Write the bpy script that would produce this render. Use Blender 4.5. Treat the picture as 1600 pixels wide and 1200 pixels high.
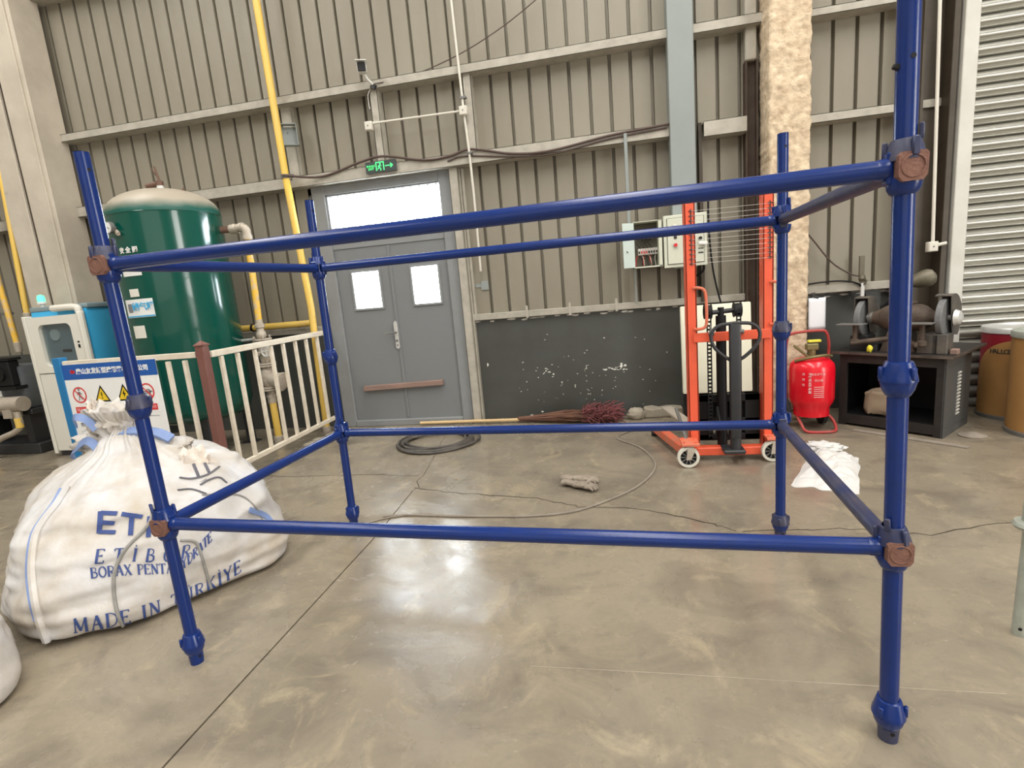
import bpy, bmesh, math, random
from mathutils import Vector, Matrix, noise
from mathutils.bvhtree import BVHTree
PI = math.pi
sc = bpy.context.scene
for o in list(bpy.data.objects): bpy.data.objects.remove(o)
C = sc.collection

# ------------------------------------------------------------------ camera
cam = bpy.data.cameras.new('camera'); camo = bpy.data.objects.new('camera', cam); C.objects.link(camo)
cam.sensor_width = 36.0; cam.lens = 824.57 / 1600 * 36.0; cam.clip_start = 0.05
Rm = Matrix(((0.97918015, 0.04921469, 0.19693691), (0.18409237, 0.19350406, -0.96367327), (-0.08553497, 0.97986432, 0.18041529)))
camo.matrix_world = Matrix.Translation((1.57799, -5.44499, 1.41604)) @ Rm.to_4x4()
sc.camera = camo

# ------------------------------------------------------------------ view, world, lights
sc.view_settings.view_transform = 'Standard'; sc.view_settings.look = 'None'
sc.view_settings.gamma = 1.0; sc.view_settings.use_curve_mapping = False
sc.view_settings.exposure = 0.17
w = bpy.data.worlds.new('sky'); sc.world = w; w.use_nodes = True
bg = w.node_tree.nodes['Background']
bg.inputs[0].default_value = (0.90, 0.95, 1.0, 1); bg.inputs[1].default_value = 28.0

def area(name, loc, rot, sx, sy, power, col=(1, 1, 1)):
    l = bpy.data.lights.new(name, 'AREA'); l.shape = 'RECTANGLE'; l.size = sx; l.size_y = sy; l.energy = power; l.color = col
    o = bpy.data.objects.new(name, l); C.objects.link(o); o.location = loc; o.rotation_euler = rot
    return o
# long roof lights under the ceiling and two added lamps behind and beside the viewer, before closed walls
for sx_ in (-4.5, 1.5, 6.0):
    area('roof_light', (sx_, -6.0, 7.95), (0, 0, 0), 1.4, 11.0, 520, (1.0, 0.97, 0.92))
area('front_fill_lamp', (1.0, -13.6, 2.6), (math.radians(90), 0, 0), 9.0, 4.8, 90, (1.0, 0.98, 0.95))  # added front fill lamp; no gate is built in this wall
area('side_highlight_lamp', (9.3, -7.6, 2.4), (math.radians(90), 0, math.radians(90)), 3.0, 4.4, 390, (1.0, 0.97, 0.93))  # added lamp for side light and pipe highlights; no gate here either

# ------------------------------------------------------------------ helpers
XF = {}
def link(o): C.objects.link(o); return o
def tagp(o, label=None, cat=None, group=None, kind=None):
    if label: o['label'] = label
    if cat: o['category'] = cat
    if group: o['group'] = group
    if kind: o['kind'] = kind
    return o
def thing(name, label, cat, loc=(0, 0, 0), rz=0.0, group=None):
    o = link(bpy.data.objects.new(name, None)); o.location = loc; o.rotation_euler = (0, 0, rz); o.empty_display_size = 0.1
    XF[o.name] = Matrix.Translation(Vector(loc)) @ Matrix.Rotation(rz, 4, 'Z')
    return tagp(o, label, cat, group)
def obj(name, bm, m, parent=None, world=True, smooth=35, label=None, kind=None):
    """link a bmesh as one object; world=True: the bmesh is in world coordinates"""
    X = XF[parent.name] if parent else Matrix.Identity(4)
    if world and parent: bm.transform(X.inverted())
    me = bpy.data.meshes.new(name); bm.normal_update(); bm.to_mesh(me); bm.free()
    mm = m if isinstance(m, (list, tuple)) else [m]
    for q in mm: me.materials.append(q)
    if smooth:
        me.shade_smooth(); me.set_sharp_from_angle(angle=math.radians(smooth))
    o = link(bpy.data.objects.new(name, me))
    if parent: o.parent = parent
    XF[o.name] = X
    if label: o['label'] = label
    if kind: o['kind'] = kind
    return o
def inst(src, name, parent, M):
    """a copy of a part sharing its mesh; M is in the parent's local frame"""
    o = src.copy(); o.name = name; C.objects.link(o); o.parent = parent; o.matrix_local = M; XF[o.name] = XF[parent.name] @ M
    return o
def struct(name, bm, m, smooth=35, parent=None):
    return obj(name, bm, m, parent, kind=None if parent else 'structure', smooth=smooth)
def NB(): return bmesh.new()
def box(bm, c, s, R=None, bev=0.0, seg=1):
    M = Matrix.Translation(Vector(c)) @ ((R.to_4x4() if R else Matrix.Identity(4)) @ Matrix.Diagonal((s[0], s[1], s[2], 1)))
    r = bmesh.ops.create_cube(bm, size=1.0, matrix=M)
    if bev > 0:
        es = list({e for v in r['verts'] for e in v.link_edges})
        bmesh.ops.bevel(bm, geom=es, offset=bev, segments=seg, affect='EDGES', profile=0.5)
    return bm
def bx(bm, x0, x1, y0, y1, z0, z1, bev=0.0, seg=1):
    return box(bm, ((x0 + x1) / 2, (y0 + y1) / 2, (z0 + z1) / 2), (abs(x1 - x0), abs(y1 - y0), abs(z1 - z0)), None, bev, seg)
def frame_of(d):
    d = Vector(d).normalized(); a = Vector((0, 0, 1)) if abs(d.z) < 0.9 else Vector((1, 0, 0))
    x = a.cross(d).normalized(); y = d.cross(x).normalized()
    return x, y, d
def lathe(bm, prof, origin=(0, 0, 0), axis=(0, 0, 1), n=24, cap=True, a0=0.0, a1=2 * PI):
    """profile [(r, h)] turned about the axis"""
    x, y, d = frame_of(axis); o = Vector(origin); rings = []
    full = abs(a1 - a0 - 2 * PI) < 1e-6; nn = n if full else n + 1
    for r, h in prof:
        rings.append([bm.verts.new(o + d * h + (x * math.cos(a0 + (a1 - a0) * k / n) + y * math.sin(a0 + (a1 - a0) * k / n)) * max(r, 1e-4)) for k in range(nn)])
    for i in range(len(rings) - 1):
        for k in range(n if full else n):
            k2 = (k + 1) % nn if full else k + 1
            bm.faces.new((rings[i][k], rings[i][k2], rings[i + 1][k2], rings[i + 1][k]))
    if cap and full:
        bm.faces.new(list(reversed(rings[0]))); bm.faces.new(rings[-1])
    return bm
def cyl(bm, p0, p1, r0, r1=None, n=20):
    r1 = r0 if r1 is None else r1; p0 = Vector(p0); p1 = Vector(p1)
    return lathe(bm, [(r0, 0), (r1, (p1 - p0).length)], p0, p1 - p0, n)
def catmull(pts, k=6, closed=False):
    P = [Vector(p) for p in pts]; n = len(P); out = []
    rng = range(n) if closed else range(n - 1)
    for i in rng:
        p1, p2 = P[i], P[(i + 1) % n]
        p0 = P[i - 1] if (i > 0 or closed) else p1 * 2 - p2
        p3 = P[(i + 2) % n] if (i + 2 < n or closed) else p2 * 2 - p1
        for j in range(k):
            t = j / k
            out.append(0.5 * ((2 * p1) + (p2 - p0) * t + (2 * p0 - 5 * p1 + 4 * p2 - p3) * t * t + (3 * p1 - p0 - 3 * p2 + p3) * t ** 3))
    if not closed: out.append(P[-1])
    return out
def tube(bm, pts, r, n=10, closed=False, flat=1.0):
    """sweep a circle of radius r (number or list) along the points"""
    P = [Vector(p) for p in pts]; N = len(P); rings = []; up = None
    for i in range(N):
        a = P[(i - 1) % N] if (i > 0 or closed) else P[i]; b = P[(i + 1) % N] if (i < N - 1 or closed) else P[i]
        t = (b - a).normalized()
        if up is None:
            up = Vector((0, 0, 1)) if abs(t.z) < 0.9 else Vector((1, 0, 0))
        up = (up - t * up.dot(t)).normalized(); s = t.cross(up)
        rr = r[i] if isinstance(r, (list, tuple)) else r
        rings.append([bm.verts.new(P[i] + (s * math.cos(2 * PI * k / n) + up * math.sin(2 * PI * k / n) * flat) * rr) for k in range(n)])
    for i in range(N if closed else N - 1):
        A, B = rings[i], rings[(i + 1) % N]
        for k in range(n): bm.faces.new((A[k], A[(k + 1) % n], B[(k + 1) % n], B[k]))
    if not closed:
        bm.faces.new(list(reversed(rings[0]))); bm.faces.new(rings[-1])
    return bm
def prism(bm, poly, y0, y1, M=None):
    """extrude an x-z outline between two y values"""
    M = M or Matrix.Identity(4)
    a = [bm.verts.new(M @ Vector((p[0], y0, p[1]))) for p in poly]; b = [bm.verts.new(M @ Vector((p[0], y1, p[1]))) for p in poly]
    n = len(poly)
    bm.faces.new(a); bm.faces.new(list(reversed(b)))
    for i in range(n): bm.faces.new((a[i], b[i], b[(i + 1) % n], a[(i + 1) % n]))
    bmesh.ops.recalc_face_normals(bm, faces=bm.faces[:])
    return bm
def ribbon(bm, pts, wdt, th=0.004, up=Vector((0, 0, 1))):
    """a flat strap of width wdt, thickness th, along points; `up` = the strap's face normal (or list)"""
    P = [Vector(p) for p in pts]; rows = []
    for i, p in enumerate(P):
        t = (P[min(i + 1, len(P) - 1)] - P[max(i - 1, 0)]).normalized()
        u = Vector(up[i]) if isinstance(up, list) else Vector(up)
        s = t.cross(u).normalized(); nn = s.cross(t).normalized()
        ww = wdt[i] if isinstance(wdt, (list, tuple)) else wdt
        rows.append([bm.verts.new(p + s * ww / 2 * a + nn * th / 2 * b) for a, b in ((-1, -1), (1, -1), (1, 1), (-1, 1))])
    for i in range(len(rows) - 1):
        for k in range(4): bm.faces.new((rows[i][k], rows[i][(k + 1) % 4], rows[i + 1][(k + 1) % 4], rows[i + 1][k]))
    bm.faces.new(list(reversed(rows[0]))); bm.faces.new(rows[-1])
    return bm
def rrect(x0, x1, z0, z1, r, k=4):
    out = []
    for cx, cz, a in ((x1 - r, z1 - r, 0), (x0 + r, z1 - r, 90), (x0 + r, z0 + r, 180), (x1 - r, z0 + r, 270)):
        for i in range(k + 1):
            t = math.radians(a + 90 * i / k); out.append((cx + r * math.cos(t), cz + r * math.sin(t)))
    return out
def text_bm(s, size, M, ext=0.0006, align='CENTER', bold=0.0):
    cu = bpy.data.curves.new('t', 'FONT'); cu.body = s; cu.size = size; cu.align_x = align; cu.align_y = 'CENTER'; cu.extrude = ext; cu.resolution_u = 2; cu.offset = bold
    o = link(bpy.data.objects.new('t', cu)); dg = bpy.context.evaluated_depsgraph_get()
    me = bpy.data.meshes.new_from_object(o.evaluated_get(dg)); bpy.data.objects.remove(o); bpy.data.curves.remove(cu)
    bm = bmesh.new(); bm.from_mesh(me); bpy.data.meshes.remove(me); bm.transform(M)
    return bm
def faceM(loc, right=(1, 0, 0), up=(0, 0, 1)):
    r = Vector(right).normalized(); u = Vector(up).normalized(); n = r.cross(u)
    return Matrix.Translation(Vector(loc)) @ Matrix((r, u, n)).transposed().to_4x4()

# ------------------------------------------------------------------ materials
def mat(name, col, rough=0.6, metal=0.0, var=0.0, vscale=6.0, col2=None, bump=0.0, bscale=40.0, spec=0.5, coat=0.0, emit=None, stretch=None, detail=5.0, vlo=0.35, vhi=0.7):
    m = bpy.data.materials.new(name); m.use_nodes = True; nt = m.node_tree; N = nt.nodes; L = nt.links
    b = N['Principled BSDF']; b.inputs['Base Color'].default_value = (*col, 1); b.inputs['Roughness'].default_value = rough
    b.inputs['Metallic'].default_value = metal; b.inputs['Specular IOR Level'].default_value = spec; b.inputs['Coat Weight'].default_value = coat
    if emit:
        b.inputs['Emission Color'].default_value = (*emit[0], 1); b.inputs['Emission Strength'].default_value = emit[1]
    if var > 0 or bump > 0:
        tc = N.new('ShaderNodeTexCoord'); mp = N.new('ShaderNodeMapping'); L.new(tc.outputs['Object'], mp.inputs[0])
        if stretch: mp.inputs['Scale'].default_value = stretch
        if var > 0:
            nz = N.new('ShaderNodeTexNoise'); nz.inputs['Scale'].default_value = vscale; nz.inputs['Detail'].default_value = detail; nz.inputs['Roughness'].default_value = 0.6
            L.new(mp.outputs[0], nz.inputs[0])
            cr = N.new('ShaderNodeMapRange'); cr.inputs[1].default_value = vlo; cr.inputs[2].default_value = vhi; L.new(nz.outputs[0], cr.inputs[0])
            mul = N.new('ShaderNodeMath'); mul.operation = 'MULTIPLY'; mul.inputs[1].default_value = var; L.new(cr.outputs[0], mul.inputs[0])
            mx = N.new('ShaderNodeMix'); mx.data_type = 'RGBA'; mx.inputs[6].default_value = (*col, 1)
            c2 = col2 or tuple(c * 0.5 for c in col); mx.inputs[7].default_value = (*c2, 1)
            L.new(mul.outputs[0], mx.inputs[0]); L.new(mx.outputs[2], b.inputs['Base Color'])
        if bump > 0:
            nb = N.new('ShaderNodeTexNoise'); nb.inputs['Scale'].default_value = bscale; nb.inputs['Detail'].default_value = 4; L.new(mp.outputs[0], nb.inputs[0])
            bp = N.new('ShaderNodeBump'); bp.inputs['Strength'].default_value = bump; bp.inputs['Distance'].default_value = 0.01
            L.new(nb.outputs[0], bp.inputs['Height']); L.new(bp.outputs[0], b.inputs['Normal'])
    return m
def glassmat(name, col, rough=0.05, mixf=0.85):
    m = bpy.data.materials.new(name); m.use_nodes = True; nt = m.node_tree; N = nt.nodes; L = nt.links
    N.remove(N['Principled BSDF']); t = N.new('ShaderNodeBsdfTransparent'); t.inputs[0].default_value = (*col, 1)
    g = N.new('ShaderNodeBsdfGlossy'); g.inputs['Roughness'].default_value = rough
    mx = N.new('ShaderNodeMixShader'); mx.inputs[0].default_value = 1 - mixf
    L.new(t.outputs[0], mx.inputs[1]); L.new(g.outputs[0], mx.inputs[2]); L.new(mx.outputs[0], N['Material Output'].inputs[0])
    return m
M = {}
M['sheet'] = mat('corrugated_paint', (0.275, 0.25, 0.195), 0.5, 0, 0.7, 1.1, (0.20, 0.175, 0.13), 0.05, 60, stretch=(1, 1, 0.35))
M['zinc'] = mat('dusty_zinc', (0.46, 0.43, 0.365), 0.6, 0.1, 0.75, 9, (0.31, 0.285, 0.235), 0.1, 80)
M['dado'] = mat('grey_green_wall_paint', (0.074, 0.078, 0.072), 0.38, 0, 0.8, 1.6, (0.05, 0.05, 0.04), 0.08, 30)
M['chip'] = mat('bare_plaster', (0.75, 0.74, 0.68), 0.9)
M['door'] = mat('door_grey_paint', (0.19, 0.20, 0.205), 0.42, 0, 0.4, 2.5, (0.18, 0.185, 0.185), 0.03, 50)
M['doorframe'] = mat('door_frame_paint', (0.24, 0.25, 0.255), 0.5, 0, 0.5, 4, (0.19, 0.19, 0.18))
M['glass'] = glassmat('window_glass', (0.97, 0.99, 1.0))
M['dimglass'] = glassmat('cabinet_window', (0.72, 0.78, 0.80), 0.08, 0.88)
M['rustwood'] = mat('weathered_timber', (0.30, 0.19, 0.15), 0.8, 0, 0.8, 14, (0.18, 0.13, 0.11), 0.2, 50, stretch=(0.2, 1, 1))
M['steel'] = mat('bright_steel', (0.68, 0.68, 0.66), 0.35, 0.45)
M['greysteel'] = mat('grey_steel', (0.22, 0.22, 0.215), 0.5, 0.5, 0.6, 10, (0.15, 0.14, 0.12))
M['colgrey'] = mat('column_blue_grey_paint', (0.27, 0.30, 0.29), 0.55, 0, 0.4, 3, (0.23, 0.25, 0.24))
M['colbeige'] = mat('sprayed_fire_coat', (0.70, 0.575, 0.41), 0.9, 0, 0.95, 16, (0.46, 0.34, 0.225), 1.0, 30)
M['colleft'] = mat('cream_column_paint', (0.56, 0.50, 0.41), 0.7, 0, 0.8, 3, (0.42, 0.37, 0.30), 0.15, 18)
M['rust'] = mat('rusty_steel', (0.060, 0.038, 0.027), 0.75, 0.1, 0.7, 8, (0.10, 0.075, 0.052), 0.2, 40)
M['rustdark'] = mat('dark_brown_steel', (0.050, 0.038, 0.025), 0.5, 0.1, 0.6, 6, (0.085, 0.066, 0.045))
M['shutter'] = mat('shutter_galvanised', (0.46, 0.45, 0.40), 0.30, 0.6, 0.5, 3, (0.36, 0.35, 0.31), stretch=(0.3, 1, 1))
M['rail'] = mat('shutter_rail', (0.60, 0.59, 0.54), 0.5, 0.1, 0.5, 5, (0.48, 0.46, 0.40))
M['blue'] = mat('scaffold_blue_paint', (0.004, 0.024, 0.155), 0.24, 0, 0.5, 30, (0.006, 0.022, 0.105), 0.03, 120, spec=0.42)
M['bluedust'] = mat('dusty_blue_paint', (0.014, 0.024, 0.085), 0.42, 0, 0.85, 16, (0.065, 0.06, 0.08), 0.05, 90)
M['oxide'] = mat('brown_oxide_steel', (0.215, 0.105, 0.075), 0.75, 0.15, 0.7, 30, (0.14, 0.065, 0.05), 0.3, 120)
M['bagw'] = mat('woven_sack', (0.60, 0.595, 0.60), 0.5, 0, 0.95, 4.0, (0.45, 0.39, 0.31), 0.55, 13)
M['bagblue'] = mat('printed_blue', (0.035, 0.065, 0.22), 0.7)
M['strap'] = mat('pale_blue_strap', (0.19, 0.27, 0.50), 0.6, 0, 0.3, 30, (0.26, 0.36, 0.6))
M['cordg'] = mat('grey_cord', (0.30, 0.29, 0.27), 0.8, 0, 0.4, 40)
M['liner'] = mat('clear_liner', (0.70, 0.61, 0.52), 0.25, 0, 0.6, 8, (0.60, 0.56, 0.52), 0.3, 25)
M['ink'] = mat('marker_ink', (0.10, 0.10, 0.12), 0.7)
M['tank'] = mat('tank_green_gloss', (0.0, 0.075, 0.053), 0.17, 0, 0.15, 4, (0.0, 0.06, 0.042), coat=0.35)
M['dust'] = mat('settled_dust', (0.40, 0.35, 0.27), 0.9)
M['white'] = mat('white_plastic', (0.78, 0.78, 0.75), 0.45)
M['cream'] = mat('cream_enamel', (0.76, 0.74, 0.66), 0.4, 0, 0.3, 3, (0.66, 0.62, 0.52))
M['cyan'] = mat('compressor_blue', (0.05, 0.42, 0.74), 0.4, 0, 0.3, 3, (0.05, 0.36, 0.66))
M['teal'] = mat('compressor_lid', (0.20, 0.30, 0.34), 0.6, 0, 0.5, 6, (0.30, 0.29, 0.27))
M['yellow'] = mat('yellow_pipe_paint', (0.80, 0.53, 0.09), 0.45, 0, 0.6, 5, (0.72, 0.52, 0.20), stretch=(1, 1, 0.5))
M['yellowworn'] = mat('worn_yellow_pipe', (0.82, 0.50, 0.06), 0.45, 0, 0.9, 11, (0.62, 0.48, 0.33), vlo=0.48, vhi=0.6)
M['fitting'] = mat('cast_fitting', (0.52, 0.46, 0.38), 0.55, 0.3, 0.6, 20, (0.36, 0.30, 0.24), 0.2, 60)
M['brownpipe'] = mat('brown_pipe', (0.14, 0.075, 0.05), 0.6)
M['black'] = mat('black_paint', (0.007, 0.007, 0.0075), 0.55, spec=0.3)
M['charcoal'] = mat('charcoal_paint', (0.024, 0.025, 0.028), 0.45, 0, 0.4, 12, (0.04, 0.04, 0.043))
M['rubber'] = mat('black_rubber', (0.02, 0.02, 0.02), 0.7)
M['hose'] = mat('dusty_black_hose', (0.045, 0.04, 0.036), 0.65, 0, 0.8, 12, (0.12, 0.105, 0.085))
M['fencew'] = mat('cream_railing_paint', (0.72, 0.65, 0.53), 0.6, 0, 0.6, 12, (0.55, 0.47, 0.36))
M['fenceb'] = mat('brown_post_paint', (0.17, 0.065, 0.05), 0.55, 0, 0.4, 6, (0.22, 0.11, 0.09))
M['signblue'] = mat('sign_blue', (0.012, 0.09, 0.36), 0.4)
M['postblue'] = mat('sign_post_blue', (0.012, 0.17, 0.40), 0.45)
M['signwhite'] = mat('sign_white', (0.80, 0.80, 0.78), 0.4)
M['signred'] = mat('sign_red', (0.62, 0.03, 0.03), 0.5)
M['signyel'] = mat('sign_yellow', (0.75, 0.52, 0.02), 0.5)
M['signgrey'] = mat('sign_text_grey', (0.20, 0.20, 0.21), 0.6)
M['orange'] = mat('orange_enamel', (0.80, 0.115, 0.05), 0.42, 0, 0.35, 9, (0.60, 0.085, 0.045))
M['orangeworn'] = mat('worn_orange_enamel', (0.72, 0.13, 0.06), 0.5, 0, 0.7, 10, (0.42, 0.24, 0.16))
M['red'] = mat('extinguisher_red', (0.72, 0.004, 0.018), 0.3, coat=0.3)
M['redframe'] = mat('red_tube', (0.42, 0.03, 0.03), 0.45, 0, 0.6, 14, (0.32, 0.10, 0.08))
M['olive'] = mat('brass_dusty', (0.20, 0.165, 0.07), 0.5, 0.4)
M['yel2'] = mat('yellow_plastic', (0.75, 0.68, 0.05), 0.5)
M['print'] = mat('white_print', (0.78, 0.50, 0.49), 0.6)
M['grindgrey'] = mat('grinder_grey', (0.09, 0.09, 0.087), 0.5, 0.3, 0.8, 8, (0.20, 0.165, 0.13), 0.15, 40)
M['cabgrey'] = mat('grinder_cabinet_grey', (0.085, 0.09, 0.09), 0.55, 0.2, 0.6, 6, (0.12, 0.11, 0.10))
M['cabdark'] = mat('grinder_cabinet_dark', (0.017, 0.014, 0.013), 0.6, 0.2, 0.7, 9, (0.035, 0.028, 0.023), 0.1, 40)
M['edge'] = mat('worn_plate_edge', (0.14, 0.11, 0.09), 0.5, 0.3, 0.9, 9, (0.05, 0.04, 0.035))
M['wheelst'] = mat('grinding_stone', (0.13, 0.133, 0.135), 0.6, 0, 0.5, 40, (0.22, 0.22, 0.215))
M['motor'] = mat('rust_brown_motor', (0.045, 0.030, 0.021), 0.7, 0, 0.8, 10, (0.13, 0.092, 0.065), 0.2, 50)
M['paperbag'] = mat('brown_paper', (0.30, 0.235, 0.16), 0.8, 0, 0.5, 8, (0.38, 0.31, 0.22), 0.3, 20)
M['drumred'] = mat('drum_dark_red', (0.22, 0.006, 0.016), 0.5)
M['kraft'] = mat('kraft_fibre', (0.36, 0.185, 0.055), 0.7, 0, 0.6, 5, (0.28, 0.135, 0.04))
M['paper'] = mat('white_paper', (0.78, 0.79, 0.82), 0.6)
M['box1'] = mat('electric_box_enamel', (0.60, 0.62, 0.51), 0.45)
M['box2'] = mat('pale_mint_enamel', (0.60, 0.70, 0.66), 0.45)
M['boxdark'] = mat('box_interior', (0.16, 0.145, 0.115), 0.7)
M['breaker'] = mat('breaker_ivory', (0.75, 0.70, 0.66), 0.5)
M['board'] = mat('cream_board', (0.78, 0.77, 0.62), 0.5, 0, 0.35, 5, (0.66, 0.62, 0.46))
M['bamboo'] = mat('bamboo_cane', (0.66, 0.47, 0.24), 0.55, 0, 0.5, 20, (0.5, 0.34, 0.18), stretch=(0.3, 1, 1))
M['twig'] = mat('broom_twigs', (0.18, 0.085, 0.05), 0.85, 0, 0.7, 9, (0.10, 0.05, 0.04))
M['twigred'] = mat('red_bristle', (0.20, 0.06, 0.06), 0.8, 0, 0.6, 12, (0.14, 0.045, 0.05))
M['glove'] = mat('dirty_grey_cloth', (0.33, 0.28, 0.22), 0.9, 0, 0.8, 20, (0.16, 0.13, 0.10), 0.4, 60)
M['stone'] = mat('broken_mortar', (0.36, 0.32, 0.25), 0.95, 0, 0.6, 12, (0.25, 0.21, 0.16), 0.5, 30)
M['cable'] = mat('dusty_cable', (0.22, 0.185, 0.15), 0.7, 0, 0.6, 10, (0.34, 0.30, 0.24))
M['wirebrown'] = mat('brown_cable', (0.085, 0.055, 0.045), 0.6)
M['conduit'] = mat('white_conduit', (0.66, 0.63, 0.55), 0.45)
M['ply'] = mat('paleprop', (0.44, 0.47, 0.41), 0.5, 0.3, 0.7, 14, (0.30, 0.31, 0.26), 0.1, 60)
M['sack'] = mat('white_poly_sack', (0.64, 0.64, 0.63), 0.5, 0, 0.5, 10, (0.62, 0.58, 0.52), 0.4, 22)
M['crack'] = mat('crack_dirt', (0.035, 0.028, 0.02), 0.95, spec=0.1)
M['paleline'] = mat('pale_mortar_line', (0.36, 0.31, 0.24), 0.9)
M['exitgreen'] = mat('exit_green', (0.02, 0.6, 0.1), 0.5, emit=((0.10, 1.0, 0.28), 1.3))
M['exitbody'] = mat('exit_case', (0.045, 0.055, 0.055), 0.35)
M['beacon'] = mat('green_lamp', (0.05, 0.8, 0.3), 0.3, emit=((0.12, 1.0, 0.42), 1.5))
M['machine'] = mat('blue_grey_machine', (0.10, 0.115, 0.13), 0.55, 0.2, 0.6, 8, (0.16, 0.165, 0.17))
M['instr'] = mat('instrument_panel_grey', (0.36, 0.42, 0.45), 0.5, 0, 0.5, 6, (0.25, 0.30, 0.33))
M['roof'] = mat('roof_sheet', (0.28, 0.27, 0.25), 0.7)
M['wallpl'] = mat('hall_wall', (0.30, 0.28, 0.24), 0.8)
M['bell'] = mat('dull_brass', (0.13, 0.115, 0.08), 0.5, 0.3, 0.5, 12, (0.20, 0.18, 0.13))
M['wheelw'] = mat('white_caster_tyre', (0.66, 0.63, 0.54), 0.5)

def floor_mat():
    m = bpy.data.materials.new('worn_concrete'); m.use_nodes = True; nt = m.node_tree; N = nt.nodes; L = nt.links; b = N['Principled BSDF']
    tc = N.new('ShaderNodeTexCoord')
    def nz(scale, det=5, rough=0.6, st=(1, 1, 1), dist=0.0):
        mp = N.new('ShaderNodeMapping'); mp.inputs['Scale'].default_value = st; L.new(tc.outputs['Object'], mp.inputs[0])
        n = N.new('ShaderNodeTexNoise'); n.inputs['Scale'].default_value = scale; n.inputs['Detail'].default_value = det; n.inputs['Roughness'].default_value = rough; n.inputs['Distortion'].default_value = dist
        L.new(mp.outputs[0], n.inputs[0]); return n.outputs[0]
    def rng(s, a, c, lo=0.0, hi=1.0):
        r = N.new('ShaderNodeMapRange'); r.inputs[1].default_value = a; r.inputs[2].default_value = c; r.inputs[3].default_value = lo; r.inputs[4].default_value = hi; L.new(s, r.inputs[0]); return r.outputs[0]
    def mix(f, a, c):
        x = N.new('ShaderNodeMix'); x.data_type = 'RGBA'
        L.new(f, x.inputs[0])
        for i, v in ((6, a), (7, c)):
            if isinstance(v, tuple): x.inputs[i].default_value = (*v, 1)
            else: L.new(v, x.inputs[i])
        return x.outputs[2]
    c = mix(rng(nz(0.55, 4), 0.35, 0.65), (0.300, 0.252, 0.182), (0.245, 0.209, 0.157))
    c = mix(rng(nz(2.2, 6, 0.65, (1, 1.5, 1), 0.6), 0.45, 0.68, 0, 0.75), c, (0.140, 0.118, 0.090))      # old oil and tyre stains
    c = mix(rng(nz(3.1, 7, 0.7, (1.3, 1, 1), 0.8), 0.55, 0.68, 0, 0.7), c, (0.41, 0.342, 0.228))        # worn, sandy patches
    c = mix(rng(nz(9, 6, 0.7, (1, 1, 1), 0.3), 0.56, 0.75, 0, 0.5), c, (0.135, 0.117, 0.092))
    c = mix(rng(nz(45, 3, 0.6), 0.3, 0.75, 0, 0.3), c, (0.18, 0.157, 0.122))
    L.new(c, b.inputs['Base Color'])
    L.new(rng(nz(2.6, 6, 0.65, (1, 1, 1), 0.5), 0.35, 0.65, 0.12, 0.36), b.inputs['Roughness'])
    b.inputs['Specular IOR Level'].default_value = 0.55
    bp = N.new('ShaderNodeBump'); bp.inputs['Strength'].default_value = 0.10; bp.inputs['Distance'].default_value = 0.012
    ad = N.new('ShaderNodeMath'); ad.operation = 'ADD'; L.new(nz(7, 6, 0.6), ad.inputs[0]); L.new(rng(nz(38, 4), 0, 1, 0, 0.35), ad.inputs[1])
    L.new(ad.outputs[0], bp.inputs['Height']); L.new(bp.outputs[0], b.inputs['Normal'])
    return m
M['floor'] = floor_mat()

# ================================================================== SETTING
random.seed(3)
X0, X1, YF, ZT = -8.0, 9.6, -14.0, 8.0
b = NB(); bx(b, X0, X1, YF, 0.35, -0.30, -0.06); floor = struct('floor', b, M['crack'])
edge = [(0.084, YF), (0.086, -4.3), (0.088, -2.7), (0.05, -1.96), (0.075, -1.90), (0.01, -1.78), (0.02, -1.66), (-0.035, -1.3), (-0.13, -0.73), (-0.25, 0.35)]
def slab(poly):
    b = NB(); a = [b.verts.new((p[0], p[1], -0.06)) for p in poly]; t = [b.verts.new((p[0], p[1], 0.0)) for p in poly]; n = len(poly)
    b.faces.new(t); b.faces.new(list(reversed(a)))
    for i in range(n): b.faces.new((a[i], a[(i + 1) % n], t[(i + 1) % n], t[i]))
    bmesh.ops.recalc_face_normals(b, faces=b.faces[:]); return b
gw = [0.0045, 0.0045, 0.004, 0.003, 0.003, 0.0025, 0.0025, 0.002, 0.0015, 0.0015]
obj('slab', slab([(X0, YF)] + [(p[0] - g, p[1]) for p, g in zip(edge, gw)] + [(X0, 0.35)]), M['floor'], floor, smooth=0)
obj('slab', slab([(p[0] + g, p[1]) for p, g in zip(edge, gw)] + [(X1, 0.35), (X1, YF)]), M['floor'], floor, smooth=0)
def crack(pts, wd, m, seed=0, jag=0.012, name='crack'):
    rnd = random.Random(seed); P = [Vector((p[0], p[1], 0.0006)) for p in pts]; Q = []
    for i in range(len(P) - 1):
        for k in range(7):
            q = P[i].lerp(P[i + 1], k / 7); Q.append(q + Vector((rnd.uniform(-1, 1) * jag, rnd.uniform(-1, 1) * jag, 0)))
    Q.append(P[-1]); b = NB(); ribbon(b, Q, [wd * rnd.uniform(0.5, 1.3) for _ in Q], 0.001)
    obj(name, b, m, floor, smooth=0)
crack([(0.05, -1.92), (0.513, -2.041), (1.006, -2.117), (1.295, -2.265), (1.673, -2.296), (2.022, -2.473), (2.17, -2.59)], 0.007, M['crack'], 1)
crack([(-4.765, -1.308), (-3.94, -1.31), (-2.6, -1.45), (-1.265, -1.632), (-0.4, -1.62), (-0.02, -1.66)], 0.006, M['crack'], 2)
crack([(2.2, -2.6), (2.7, -2.55), (3.1, -2.62), (3.6, -2.45), (4.2, -2.5)], 0.005, M['crack'], 5)
crack([(1.2, -3.71), (1.6, -3.708), (2.2, -3.712), (2.75, -3.713)], 0.0022, M['paleline'], 3, 0.001, 'mortar_line')

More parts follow.
